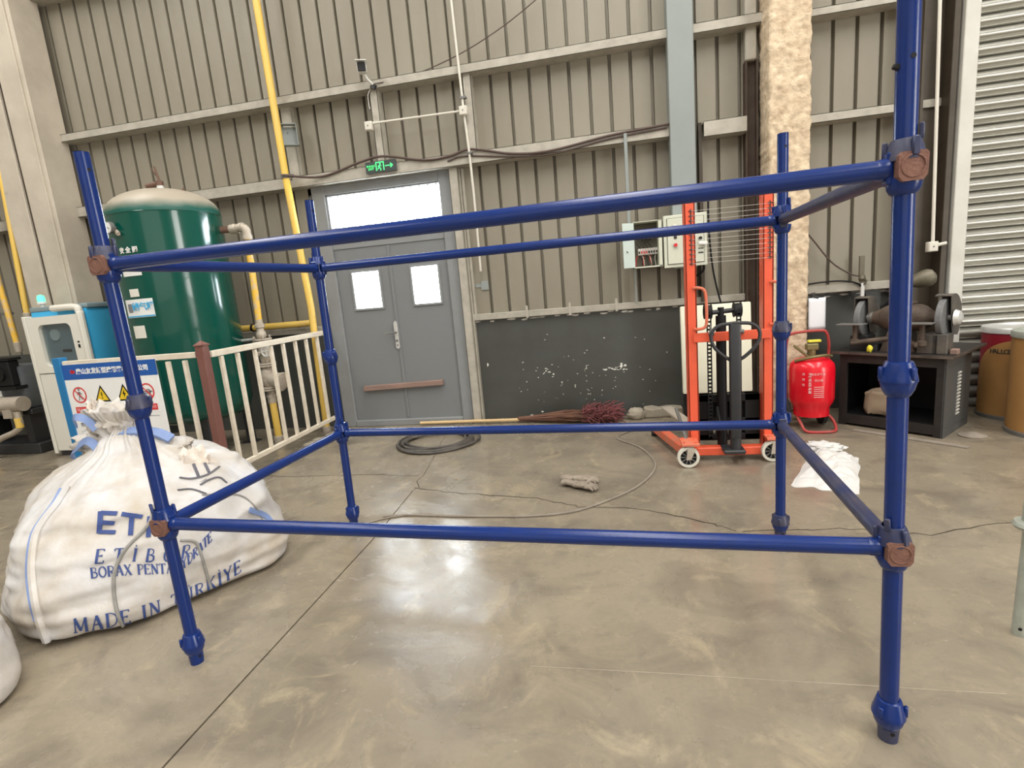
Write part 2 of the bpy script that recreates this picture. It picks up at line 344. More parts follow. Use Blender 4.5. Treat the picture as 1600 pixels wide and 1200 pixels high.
# corrugated back wall: broad flats with narrow recessed flutes, sheet by sheet
DOOR = (-1.50, 0.02, 2.62)
wall = link(bpy.data.objects.new('wall_back', None)); XF[wall.name] = Matrix.Identity(4); wall['kind'] = 'structure'
pitch = 0.1885; gx = 0.889 - 47 * pitch; npan = 0; i = 0
while gx + i * pitch < 4.46:
    b = NB()
    for k in range(4):
        g = gx + (i + k) * pitch            # flute centre at the left edge of each pitch
        if g > 4.46: break
        cx = g + pitch / 2; z0 = DOOR[2] if DOOR[0] < cx < DOOR[1] else 1.10
        prof = [(g - 0.016, 0.0), (g - 0.011, 0.05), (g + 0.011, 0.05), (g + 0.016, 0.0), (g + pitch * 0.5, -0.0015), (g + pitch - 0.016, 0.0)]
        lo = [b.verts.new((x, y, z0)) for x, y in prof]; hi = [b.verts.new((x, y, 6.2)) for x, y in prof]
        for q in range(len(prof) - 1): b.faces.new((lo[q], lo[q + 1], hi[q + 1], hi[q]))
    bmesh.ops.recalc_face_normals(b, faces=b.faces[:])
    if b.faces and b.faces[0].normal.y > 0: bmesh.ops.reverse_faces(b, faces=b.faces[:])
    o = obj('wall_sheet', b, M['sheet'], wall, smooth=0); i += 4
    md = o.modifiers.new('thickness', 'SOLIDIFY'); md.thickness = 0.004; md.offset = -1
# low painted masonry wall
b = NB(); bx(b, X0, DOOR[0] - 0.02, 0.0, 0.2, 0, 1.13); bx(b, DOOR[1] + 0.01, 4.46, 0.0, 0.2, 0, 1.13)
low = struct('wall_lower', b, M['dado'], smooth=0)
rnd = random.Random(11); b = NB()
def chip(x, z, sx, sz):
    n = rnd.randint(5, 8); a = [(x + sx * rnd.uniform(0.5, 1) * math.cos(2 * PI * k / n), z + sz * rnd.uniform(0.5, 1) * math.sin(2 * PI * k / n)) for k in range(n)]
    prism(b, a, -0.0012, 0.001)
for _ in range(70): chip(rnd.gauss(1.25, 0.42), min(0.95, abs(rnd.gauss(0.42, 0.2)) + 0.03), rnd.uniform(0.003, 0.012), rnd.uniform(0.003, 0.009))
for k in range(9): chip(0.86 + rnd.uniform(-0.05, 0.06), 0.50 + rnd.uniform(-0.05, 0.05), rnd.uniform(0.008, 0.02), rnd.uniform(0.005, 0.012))
for k in range(12): chip(1.47 + rnd.uniform(-0.03, 0.20), 0.505 + rnd.uniform(-0.018, 0.012), rnd.uniform(0.012, 0.03), rnd.uniform(0.006, 0.013))
for k in range(5): chip(1.61 + rnd.uniform(-0.03, 0.05), 0.52 + rnd.uniform(-0.02, 0.03), 0.022, 0.016)
for k in range(8): chip(0.5 + rnd.uniform(0, 1.3), 0.04 + rnd.uniform(0, 0.05), 0.02, 0.012)
chip(0.22, 0.62, 0.012, 0.028)
chips = obj('plaster_chip', b, M['chip'], low, smooth=0, kind='stuff')
b = NB(); rnd = random.Random(5); x = 0.14
while x < 4.1:                                         # torn white mortar edge under the sill girt
    if not 2.85 < x < 3.3:
        chip(x, 1.085 + rnd.uniform(-0.012, 0.006), rnd.uniform(0.03, 0.07), rnd.uniform(0.006, 0.014))
    x += rnd.uniform(0.05, 0.22)
obj('mortar_edge', b, M['chip'], low, smooth=0, kind='stuff')

# girts (C channels: web down the back, top lip, front lip) and posts
tn = [0]
def trim(bm, m, smooth=35):
    tn[0] += 1; return struct('trim_%d' % tn[0], bm, m, smooth)
def girt(x0, x1, zt, h=0.075, d=0.15):
    b = NB(); bx(b, x0, x1, -d, -0.003, zt - h, zt - h + 0.004)     # bottom flange
    bx(b, x0, x1, -d, -d + 0.004, zt - h, zt); bx(b, x0, x1, -d, -0.003, zt - 0.004, zt)
    trim(b, M['zinc'], 0)
girt(-7.9, -4.75, 3.52); girt(-4.5, 2.93, 3.515, 0.078); girt(3.25, 4.12, 3.47, 0.06)
girt(-7.9, -4.75, 2.70, 0.12); girt(-4.5, 2.14, 2.735, 0.11); girt(2.44, 2.80, 2.715, 0.13); girt(3.25, 4.35, 2.645, 0.07)
girt(-7.9, 4.3, 4.95, 0.08)
b = NB(); bx(b, 0.12, 2.8, -0.05, 0, 1.10, 1.165, 0.004); trim(b, M['zinc'], 0)
b = NB(); bx(b, 3.25, 4.14, -0.10, 0, 1.115, 1.185, 0.004); trim(b, M['zinc'], 0)
b = NB(); bx(b, -4.2, -1.56, -0.05, 0, 1.10, 1.165, 0.004); trim(b, M['zinc'], 0)
for x in (0.70, 1.14, 1.60): 
    b = NB(); bx(b, x - 0.012, x + 0.012, -0.065, -0.048, 1.09, 1.215); trim(b, M['zinc'], 0)
for x0, x1, z0, z1, y in ((0.035, 0.115, 0.0, 2.62, 0.10), (0.265, 0.345, 2.735, 3.44, 0.12), (-0.69, -0.61, 2.735, 3.44, 0.12), (-1.72, -1.60, 2.735, 3.44, 0.06)):
    b = NB(); bx(b, x0, x0 + 0.005, -y, 0, z0, z1); bx(b, x0, x1, -y, -y + 0.005, z0, z1); bx(b, x1 - 0.005, x1, -y, 0, z0, z1); trim(b, M['zinc'], 0)
b = NB(); bx(b, 0.12, 0.135, -0.06, 0, 0.0, 2.62); bx(b, 0.14, 0.165, -0.04, 0, 1.16, 2.62); trim(b, M['zinc'], 0)
b = NB(); bx(b, 0.17, 0.24, -0.012, 0, 1.44, 1.475); bx(b, 0.235, 0.31, -0.018, 0, 1.41, 1.50); trim(b, M['colgrey'], 0)
b = NB(); bx(b, 2.142, 2.36, -0.20, -0.01, 1.45, 6.0, 0.006); trim(b, M['colgrey'])
b = NB(); bx(b, 2.40, 2.43, -0.10, -0.01, 1.12, 2.72); trim(b, M['rustdark'])
b = NB(); bx(b, 2.80, 2.895, -0.10, -0.0, 3.17, 6.0, 0.01); trim(b, M['zinc'])
b = NB(); bx(b, 2.80, 2.815, -0.10, 0, 0.0, 3.17); bx(b, 2.815, 2.90, -0.045, -0.035, 0.0, 3.17); bx(b, 2.89, 2.905, -0.10, 0, 0.0, 3.17); trim(b, M['rust'])
# sprayed beige column, lumpy on purpose
b = NB(); bx(b, 2.925, 3.25, -0.36, -0.02, 0, 6.0, 0.02, 2)
bmesh.ops.subdivide_edges(b, edges=[e for e in b.edges if abs((e.verts[0].co - e.verts[1].co).z) > 1], cuts=340, use_grid_fill=True)
bmesh.ops.subdivide_edges(b, edges=[e for e in b.edges if abs((e.verts[0].co - e.verts[1].co).x) > 0.1], cuts=22, use_grid_fill=True)
b.normal_update()
for v in b.verts:
    v.co += v.normal * (0.010 * noise.noise(v.co * Vector((16, 16, 10))) + 0.011 * noise.noise(v.co * Vector((34, 34, 26))))
trim(b, M['colbeige'], 60)
# left column: cream H section with a dark seam
b = NB(); bx(b, -4.70, -4.44, -0.42, -0.06, 0, 6.4, 0.006); bx(b, -4.45, -4.40, -0.40, -0.06, 0, 6.4, 0.012)
trim(b, M['colleft'])
b = NB(); bx(b, -4.745, -4.70, -0.395, -0.06, 0, 6.4); trim(b, M['rustdark'])
b = NB(); bx(b, -5.02, -4.745, -0.42, -0.06, 0, 6.4, 0.006); trim(b, M['colleft'])
# rusty dark column beside the shutter
b = NB(); bx(b, 4.06, 4.35, -0.13, -0.11, 0, 6.2); bx(b, 4.10, 4.12, -0.25, -0.01, 1.19, 6.2); bx(b, 4.30, 4.345, -0.27, -0.01, 0, 6.2, 0.004); trim(b, M['rustdark'])

# hall shell outside the picture: side walls, roof with light strips
b = NB(); bx(b, X0 - 0.2, X0, YF, 0.3, 0, ZT); struct('wall_left', b, M['wallpl'])
b = NB(); bx(b, X1, X1 + 0.2, YF, 0.3, 0, ZT); struct('wall_right', b, M['wallpl'])
b = NB(); bx(b, X0, X1, YF - 0.2, YF, 0, ZT); struct('wall_front', b, M['wallpl'])
b = NB(); bx(b, X0, X1, YF, 0.3, ZT + 0.05, ZT + 0.15); struct('ceiling', b, M['roof'])
b = NB(); bx(b, X0, X1, 0.06, 0.2, 6.15, ZT + 0.1); struct('wall_gable', b, M['wallpl'])
b = NB(); bx(b, 4.46, X1, 0.06, 0.2, 3.9, 6.2); struct('wall_above_shutter', b, M['sheet'])
b = NB(); bx(b, 7.15, X1, -0.05, 0.2, 0, 3.92); struct('wall_beside_shutter', b, M['wallpl'])
b = NB(); bx(b, -1.63, -1.50, 0.012, 0.06, 0, 2.66); bx(b, 0.0, 0.15, 0.012, 0.06, 0, 2.66); bx(b, -1.63, 0.15, 0.012, 0.06, 2.56, 2.70); trim(b, M['doorframe'], 0)

# double steel door
door = link(bpy.data.objects.new('door_1', None)); XF[door.name] = Matrix.Identity(4); door['kind'] = 'structure'
b = NB()
bx(b, -1.515, -1.365, -0.05, 0.12, 0, 2.65, 0.006); bx(b, -0.10, 0.02, -0.05, 0.12, 0, 2.65, 0.006)
bx(b, -1.365, -0.10, -0.05, 0.12, 2.53, 2.65, 0.006); bx(b, -1.365, -0.10, -0.03, 0.12, 1.968, 2.178, 0.002); bx(b, -1.365, -0.10, -0.06, 0.12, 0, 0.07, 0.006)
obj('door_frame', b, M['doorframe'], door)
b = NB()
for x0, x1, z0, z1 in ((-1.385, -1.345, 2.175, 2.55), (-0.085, -0.045, 2.175, 2.55), (-1.385, -0.045, 2.515, 2.55), (-1.385, -0.045, 2.165, 2.19)): bx(b, x0, x1, -0.035, 0.02, z0, z1, 0.004)
obj('transom_frame', b, M['doorframe'], door)
b = NB()
for k in range(15): bx(b, -1.33 + k * 0.091, -1.315 + k * 0.091, -0.012, -0.002, 2.505, 2.517); bx(b, -1.31 + k * 0.091, -1.295 + k * 0.091, -0.012, -0.002, 2.188, 2.198)
obj('glazing_clip', b, M['doorframe'], door, kind='stuff')
b = NB(); bx(b, -1.36, -0.07, 0.0, 0.006, 2.18, 2.53); obj('transom_pane', b, M['glass'], door)
for x0, x1, p0, p1 in ((-1.362, -0.742, -1.19, -0.875), (-0.736, -0.105, -0.512, -0.212)):
    b = NB(); z0, z1, q0, q1 = 0.066, 1.972, 1.318, 1.715; y0, y1 = -0.02, 0.025
    bx(b, x0, p0, y0, y1, z0, z1); bx(b, p1, x1, y0, y1, z0, z1); bx(b, p0, p1, y0, y1, z0, q0); bx(b, p0, p1, y0, y1, q1, z1)
    lf = obj('door_leaf', b, M['door'], door)
    b = NB()
    for a0, a1, c0, c1 in ((p0 - 0.018, p0 + 0.006, q0 - 0.018, q1 + 0.018), (p1 - 0.006, p1 + 0.018, q0 - 0.018, q1 + 0.018), (p0, p1, q0 - 0.018, q0 + 0.006), (p0, p1, q1 - 0.006, q1 + 0.018)): bx(b, a0, a1, -0.034, 0.0, c0, c1, 0.003)
    obj('pane_frame', b, M['doorframe'], lf)
    b = NB(); bx(b, p0, p1, 0.0, 0.005, q0, q1); obj('pane', b, M['glass'], lf)
b = NB(); bx(b, -0.755, -0.722, -0.032, -0.018, 0.085, 1.955, 0.004); obj('meeting_strip', b, M['door'], door)
b = NB(); prism(b, [(-0.775, 0.875), (-0.755, 0.855), (-0.735, 0.875), (-0.735, 1.14), (-0.755, 1.165), (-0.775, 1.14)], -0.046, -0.032); hp = obj('handle_plate', b, M['steel'], door, smooth=0)
b = NB(); cyl(b, (-0.755, -0.04, 1.04), (-0.755, -0.09, 1.04), 0.01); tube(b, [(-0.755, -0.088, 1.04), (-0.80, -0.09, 1.04), (-0.88, -0.082, 1.035)], 0.008, 8); obj('handle_lever', b, M['greysteel'], hp)
b = NB(); cyl(b, (-0.755, -0.046, 0.95), (-0.755, -0.056, 0.95), 0.013); cyl(b, (-0.755, -0.046, 0.90), (-0.755, -0.052, 0.90), 0.008); obj('lock_cylinder', b, M['greysteel'], hp)
b = NB(); box(b, (-0.748, -0.05, 0.452), (0.93, 0.055, 0.055), Matrix.Rotation(math.radians(-1.6), 3, 'Y'), 0.004); obj('timber_bar', b, M['rustwood'], door)

# roller shutter on the right, slat by slat
sh = link(bpy.data.objects.new('door_2', None)); XF[sh.name] = Matrix.Identity(4); sh['kind'] = 'structure'
b = NB(); bx(b, 4.36, 4.465, -0.30, -0.02, 0, 4.0, 0.005); obj('guide_rail', b, M['rail'], sh)
b = NB(); prof = [(-0.079, -0.006)]
for k in range(9):
    t = k / 8; prof.append((-0.100 - 0.048 * math.sin(PI * min(1, t * 1.12)) ** 0.8 if t < 0.9 else -0.080, 0.103 * t))
a = [b.verts.new((4.45, y, z)) for y, z in prof]; c = [b.verts.new((7.2, y, z)) for y, z in prof]
for k in range(len(prof) - 1): b.faces.new((a[k], c[k], c[k + 1], a[k + 1]))
# rolled hook along the lower edge
a = [b.verts.new((4.45, y, z)) for y, z in ((-0.105, -0.006), (-0.122, 0.000), (-0.116, 0.012))]; c = [b.verts.new((7.2, y, z)) for y, z in ((-0.105, -0.006), (-0.122, 0.000), (-0.116, 0.012))]
for k in range(2): b.faces.new((a[k], c[k], c[k + 1], a[k + 1]))
slat0 = obj('slat', b, M['shutter'], sh, smooth=60)
for k in range(1, 38): inst(slat0, 'slat', sh, Matrix.Translation((0, 0, 0.1045 * k)))

# ================================================================== THINGS
# ------------------------------------------------------------------ blue cup-lock scaffold frame
sf = thing('scaffold_frame', 'blue tubular scaffold frame with rusty brown joint plates, standing on the open floor', 'scaffold', (1.1, -3.2, 0))
ZN = (0.092, 0.618, 1.098, 1.618)
STD = {'FL': ((-0.1923, -3.7934), (-0.2059, -3.8014), 2.0), 'FR': ((2.3153, -3.9222), (2.2783, -3.9337), 3.0), 'BL': ((-0.1245, -2.5429), (-0.1056, -2.5427), 2.0), 'BR': ((2.3736, -2.6641), (2.3765, -2.6546), 2.0)}
def spt(k, z):
    a, c, _ = STD[k]; t = z / 2.0
    return Vector((a[0] + (c[0] - a[0]) * t, a[1] + (c[1] - a[1]) * t, z))
RP = 0.02415
# the four meshes every node shares, built at the origin
def node_mesh(fn):
    b = NB(); fn(b); me = bpy.data.meshes.new('cup'); bmesh.ops.recalc_face_normals(b, faces=b.faces[:]); b.to_mesh(me); b.free(); me.shade_smooth(); me.set_sharp_from_angle(angle=math.radians(38)); return me
def f_low(b):
    lathe(b, [(0.0245, -0.064), (0.030, -0.060), (0.036, -0.048), (0.0385, -0.030), (0.0385, -0.024), (0.034, -0.024), (0.031, -0.04), (0.0245, -0.045)], n=28, cap=False)
def f_top(b):
    lathe(b, [(0.0245, 0.066), (0.031, 0.064), (0.034, 0.056), (0.0425, 0.024), (0.0435, 0.016), (0.040, 0.016), (0.031, 0.05), (0.0245, 0.055)], n=28, cap=False)
    for a in (0.3, 2.4, 4.5):
        R = Matrix.Rotation(a, 3, 'Z'); box(b, R @ Vector((0.0405, 0, 0.043)), (0.012, 0.016, 0.044), R, 0.003)
    R = Matrix.Rotation(3.4, 3, 'Z'); box(b, R @ Vector((0.031, 0, 0.078)), (0.010, 0.014, 0.035), R, 0.002)
def f_closed(b):
    lathe(b, [(0.0245, 0.044), (0.031, 0.042), (0.034, 0.034), (0.042, 0.004), (0.0435, -0.004), (0.0435, -0.009), (0.0245, -0.009)], n=28, cap=False)
    for a in (0.5, 2.6, 4.7):
        R = Matrix.Rotation(a, 3, 'Z'); box(b, R @ Vector((0.041, 0, 0.014)), (0.010, 0.015, 0.034), R, 0.003)
def f_closedlow(b):
    lathe(b, [(0.0245, -0.050), (0.029, -0.046), (0.037, -0.030), (0.041, -0.012), (0.041, -0.007), (0.0245, -0.007)], n=28, cap=False)
ME = {n: node_mesh(f) for n, f in (('low', f_low), ('top', f_top), ('closed', f_closed), ('closedlow', f_closedlow))}
def cup(name, key, parent, p, m, tilt=(0, 0, 0)):
    me = ME[key].copy(); me.materials.clear(); me.materials.append(m); o = link(bpy.data.objects.new(name, me)); o.parent = parent
    o.location = XF[parent.name].inverted() @ Vector(p); o.rotation_euler = tilt; XF[o.name] = XF[parent.name]; return o
random.seed(8)
for k in ('FL', 'FR', 'BL', 'BR'):
    top = STD[k][2]; b = NB(); p0, p1 = spt(k, 0.0), spt(k, top)
    tube(b, [spt(k, 0.085), spt(k, 0.6), spt(k, 1.1), spt(k, top - 0.001)], RP, 28)
    # hollow pipe mouth
    lathe(b, [(RP, 0), (0.021, 0.0005), (0.021, -0.05)], p1 + Vector((0, 0, 0.0002)), (0, 0, 1), 28, False)
    s = obj('standard', b, M['blue'], sf)
    b = NB(); lathe(b, [(0.0255, 0.0), (0.0265, 0.02), (0.0285, 0.05), (0.030, 0.088), (0.025, 0.09)], (p0.x, p0.y, 0), n=28); obj('spigot', b, M['bluedust'] if k in ('FR', 'BR') else M['blue'], s)
    if k in ('FL', 'BR'):
        pass
    d = (Vector((1.58, -5.44, 0)) - Vector((p0.x, p0.y, 0))).normalized(); side = Vector((-d.y, d.x, 0))
    for z, a in ((0.035, 0.45), (top - 0.06 if top < 2.5 else 1.86, 0.5)):
        c = spt(k, z) + (d * math.cos(a) + side * math.sin(a)) * (0.0275 if z < 0.1 else RP)
        dd = (d * math.cos(a) + side * math.sin(a)); b = NB(); cyl(b, c - dd * 0.001, c + dd * 0.0008, 0.006, n=12); obj('pin_hole', b, M['black'], s)
    for z in ZN:
        p = spt(k, z); rz = random.uniform(0, 6.28)
        dusty = M['bluedust'] if random.random() < 0.5 else M['blue']
        if z in (ZN[1], ZN[3]):
            cup('bottom_cup', 'low', s, p, M['blue'], (0, 0, rz)); cup('top_cup', 'top', s, p, dusty, (random.uniform(-.05, .05), random.uniform(-.09, .0), rz))
        else:
            cup('bottom_cup', 'closedlow', s, p, M['blue'], (0, 0, rz)); cup('top_cup', 'closed', s, p, dusty, (0, 0, rz))
b = NB(); p = spt('FR', 1.845); box(b, p + Vector((-0.026, -0.006, 0)), (0.016, 0.012, 0.012), Matrix.Rotation(0.4, 3, 'Y'), 0.002); obj('locking_pin', b, M['black'], sf)
def ledger(a, c, z, m):
    p, q = spt(a, z), spt(c, z); d = (q - p).normalized(); b = NB()
    tube(b, [p + d * 0.040, p + d * 0.5, q - d * 0.5, q - d * 0.040], RP, 28)
    lg = obj('ledger', b, m, sf)
    for e, dd in ((p, d), (q, -d)):
        b = NB(); x = dd; R = Matrix((x, Vector((0, 0, 1)).cross(x), Vector((0, 0, 1)))).transposed()
        lathe(b, [(0.0255, 0.0), (0.0265, 0.006), (0.0255, 0.022), (0.024, 0.028)], e + dd * 0.036, dd, 24)
        box(b, e + dd * 0.034, (0.018, 0.034, 0.076), R, 0.004)
        obj('ledger_blade', b, M['blue'] if m is M['blue'] else m, lg)
for z in (ZN[3], ZN[1]):
    ledger('FL', 'FR', z, M['blue']); ledger('BL', 'BR', z, M['blue']); ledger('FL', 'BL', z, M['blue']); ledger('FR', 'BR', z, M['bluedust'])
for k in ('FL', 'FR'):
    for z in (ZN[3], ZN[1]):
        p = spt(k, z); b = NB(); y0 = p.y - 0.030
        sq = [(p.x - 0.022, p.z - 0.036), (p.x + 0.022, p.z - 0.036), (p.x + 0.031, p.z - 0.024), (p.x + 0.032, p.z + 0.024), (p.x + 0.026, p.z + 0.031), (p.x - 0.026, p.z + 0.031), (p.x - 0.032, p.z + 0.024), (p.x - 0.031, p.z - 0.024)]
        prism(b, sq, y0 - 0.012, y0 + 0.012)
        pl = obj('end_plate', b, M['oxide'], sf, label='rusty brown end plate')
        b = NB(); lathe(b, [(0.0275, 0.0), (0.0265, 0.0018), (0.0240, 0.0022), (0.0228, -0.0002), (0.002, 0.0002)], (p.x, y0 - 0.0122, p.z - 0.002), (0, -1, 0), 32, False); obj('round_boss', b, M['oxide'], pl)

# ------------------------------------------------------------------ big woven bag
U = Vector((0.645, 0.764, 0)).normalized(); V = Vector((0.764, -0.645, 0)).normalized()
def bag_fn(cen, U, V, a, bb, prof, neck, exps, seed, wr=1.0):
    def f(phi, t):
        x = t * (len(prof) - 1); i = min(int(x), len(prof) - 2); u = x - i
        def cr(j):
            p = [prof[max(0, min(len(prof) - 1, i + d))][j] for d in (-1, 0, 1, 2)]
            return 0.5 * (2 * p[1] + (p[2] - p[0]) * u + (2 * p[0] - 5 * p[1] + 4 * p[2] - p[3]) * u * u + (3 * p[1] - p[0] - 3 * p[2] + p[3]) * u ** 3)
        rho, z = cr(0), cr(1)
        n = exps[0] + (exps[1] - exps[0]) * min(1, max(0, t))
        r = 1.0 / (abs(math.cos(phi)) ** n + abs(math.sin(phi)) ** n) ** (1 / n)
        fold = max(0, (t - 0.36)) * 0.42 * (noise.noise(Vector((math.cos(phi) * 5, math.sin(phi) * 5, t * 1.5 + seed))) + 0.5 * noise.noise(Vector((math.cos(phi) * 13, math.sin(phi) * 13, t * 2 + seed))))
        rr = rho * r * (1 + fold * wr)
        p = Vector(cen) + U * (a * rr * math.cos(phi)) + V * (bb * rr * math.sin(phi)) + Vector((neck[0] * max(0, t - 0.3), neck[1] * max(0, t - 0.3), z))
        q = p * 3.2 + Vector((seed, 0, 0)); dn = Vector((p.x - cen[0], p.y - cen[1], 0)).normalized()
        p += dn * (0.040 * wr * noise.noise(q) + 0.016 * wr * noise.noise(Vector((p.x * 3, p.y * 3, p.z * 20 + seed))) + 0.016 * wr * noise.noise(q * 2.6) + 0.003 * wr * noise.noise(p * 22))
        p.z += (0.030 * wr * noise.noise(q * 1.2 + Vector((9, 0, 0))) + 0.012 * wr * noise.noise(p * 9)) * min(1, t * 3); p.z = max(p.z, 0.002)
        return p
    return f
def bag_bm(f, nphi, nt):
    b = NB(); rows = []
    for j in range(nt + 1): rows.append([b.verts.new(f(2 * PI * k / nphi, j / nt)) for k in range(nphi)])
    for j in range(nt):
        for k in range(nphi): b.faces.new((rows[j][k], rows[j][(k + 1) % nphi], rows[j + 1][(k + 1) % nphi], rows[j + 1][k]))
    b.faces.new(list(reversed(rows[0]))); return b
BC = (-1.154, -2.98, 0)
bprof = [(0.95, 0.0), (1.04, 0.035), (1.055, 0.10), (1.04, 0.19), (0.99, 0.31), (0.93, 0.41), (0.83, 0.50), (0.69, 0.575), (0.52, 0.63), (0.36, 0.68), (0.24, 0.735), (0.17, 0.79), (0.145, 0.845), (0.18, 0.90), (0.23, 0.94)]
bagf = bag_fn(BC, U, V, 0.62, 0.70, bprof, (-0.12, 0.03), (3.4, 2.2), 4.3)
bag = thing('bulk_bag', 'bulging white bulk bag with blue printed lettering and blue lifting straps, tied shut', 'bag', (BC[0], BC[1], 0))
b = bag_bm(bagf, 300, 170); b.normal_update(); bvh = BVHTree.FromBMesh(b); body = obj('sack_body', b, M['bagw'], bag, smooth=80)
P0 = Vector((-0.68, -3.38, 0)); EYE0 = Vector((1.578, -5.445, 1.416))
def onbag(u, z, off=0.0045, tree=None):
    """drop a point of the flat front print onto the slumped cloth"""
    q = P0 + U * u + Vector((0, 0, z)); VD = (q - EYE0).normalized(); s = q - VD * 0.8
    h = (tree or bvh).ray_cast(s, VD)
    if h[0] is None: return None, None
    n = h[1] if h[1].dot(VD) < 0 else -h[1]
    return h[0] + n * off, n
GL = {  # letters as strokes in a unit-high box: (points, thick?)
 'E': (0.62, [([(0.1, 0), (0.1, 1)], 1), ([(0.1, 1), (0.58, 1)], 0), ([(0.1, .52), (0.44, .52)], 0), ([(0.1, 0), (0.6, 0)], 0), ([(0, 0), (.2, 0)], 0), ([(0, 1), (.2, 1)], 0), ([(.58, 1), (.58, .84)], 0), ([(.6, 0), (.6, .18)], 0), ([(.44, .6), (.44, .44)], 0)]),
 'T': (0.70, [([(.35, 0), (.35, 1)], 1), ([(0, 1), (.7, 1)], 0), ([(.22, 0), (.48, 0)], 0), ([(0, 1), (0, .82)], 0), ([(.7, 1), (.7, .82)], 0)]),
 'I': (0.34, [([(.17, 0), (.17, 1)], 1), ([(.04, 0), (.30, 0)], 0), ([(.04, 1), (.30, 1)], 0)]),
 'D': (0.78, [([(.12, 0), (.12, 1)], 1), ([(0, 1), (.35, 1), (.6, .88), (.72, .65), (.72, .35), (.6, .12), (.35, 0), (0, 0)], 0)]),
 'O': (0.80, [([(.4 + .34 * math.cos(a * PI / 8), .5 + .5 * math.sin(a * PI / 8)) for a in range(17)], .6)]),
 'B': (0.68, [([(.12, 0), (.12, 1)], 1), ([(0, 1), (.36, 1), (.54, .9), (.54, .64), (.36, .53), (.12, .53)], 0), ([(.36, .53), (.6, .42), (.62, .14), (.42, 0), (0, 0)], .5)]),
 'R': (0.74, [([(.12, 0), (.12, 1)], 1), ([(0, 1), (.38, 1), (.58, .9), (.58, .62), (.38, .5), (.12, .5)], 0), ([(.34, .5), (.66, 0), (.76, 0)], .7), ([(0, 0), (.26, 0)], 0)]),
 'P': (0.64, [([(.12, 0), (.12, 1)], 1), ([(0, 1), (.38, 1), (.58, .9), (.58, .62), (.38, .48), (.12, .48)], 0), ([(0, 0), (.26, 0)], 0)]),
 'A': (0.76, [([(.08, 0), (.38, 1)], 0), ([(.38, 1), (.68, 0)], 1), ([(.2, .36), (.56, .36)], 0), ([(0, 0), (.18, 0)], 0), ([(.56, 0), (.78, 0)], 0)]),
 'X': (0.76, [([(.1, 1), (.66, 0)], 1), ([(.1, 0), (.66, 1)], 0), ([(0, 1), (.22, 1)], 0), ([(.54, 1), (.76, 1)], 0), ([(0, 0), (.2, 0)], 0), ([(.54, 0), (.78, 0)], 0)]),
 'N': (0.80, [([(.12, 0), (.12, 1)], 0), ([(.12, 1), (.68, 0)], 1), ([(.68, 0), (.68, 1)], 0), ([(0, 0), (.24, 0)], 0), ([(0, 1), (.14, 1)], 0), ([(.56, 1), (.8, 1)], 0)]),
 'Y': (0.74, [([(.08, 1), (.37, .45)], 1), ([(.66, 1), (.37, .45)], 0), ([(.37, .45), (.37, 0)], 1), ([(0, 1), (.2, 1)], 0), ([(.56, 1), (.76, 1)], 0), ([(.24, 0), (.5, 0)], 0)]),
 'H': (0.80, [([(.12, 0), (.12, 1)], 1), ([(.68, 0), (.68, 1)], 1), ([(.12, .52), (.68, .52)], 0), ([(0, 0), (.24, 0)], 0), ([(0, 1), (.24, 1)], 0), ([(.56, 0), (.8, 0)], 0), ([(.56, 1), (.8, 1)], 0)]),
 'M': (0.96, [([(.12, 0), (.14, 1)], 0), ([(.14, 1), (.48, .08)], 1), ([(.48, .08), (.82, 1)], 0), ([(.82, 1), (.84, 0)], 1), ([(0, 0), (.24, 0)], 0), ([(.72, 0), (.96, 0)], 0)]),
 'U': (0.78, [([(.12, 1), (.12, .3), (.2, .08), (.39, 0), (.58, .08), (.66, .3), (.66, 1)], .5), ([(0, 1), (.24, 1)], 0), ([(.56, 1), (.78, 1)], 0)]),
 'K': (0.78, [([(.12, 0), (.12, 1)], 1), ([(.66, 1), (.14, .45)], 0), ([(.3, .6), (.68, 0)], 1), ([(0, 0), (.24, 0)], 0), ([(0, 1), (.24, 1)], 0), ([(.56, 1), (.76, 1)], 0), ([(.58, 0), (.8, 0)], 0)]),
}
GL['İ'] = (GL['I'][0], GL['I'][1] + [([(.13, 1.2), (.21, 1.2)], 1)])
GL['Ü'] = (GL['U'][0], GL['U'][1] + [([(.22, 1.2), (.30, 1.2)], 1), ([(.48, 1.2), (.56, 1.2)], 1)])
GL['e'] = (0.66, [([(.1, 0), (.1, 1)], 2), ([(.1, .93), (.62, .93)], 2), ([(.1, .5), (.56, .5)], 2), ([(.1, .07), (.62, .07)], 2)])
GL['t'] = (0.72, [([(.36, 0), (.36, .95)], 2), ([(0, .93), (.72, .93)], 2)])
GL['i'] = (0.30, [([(.15, 0), (.15, 1)], 2)])
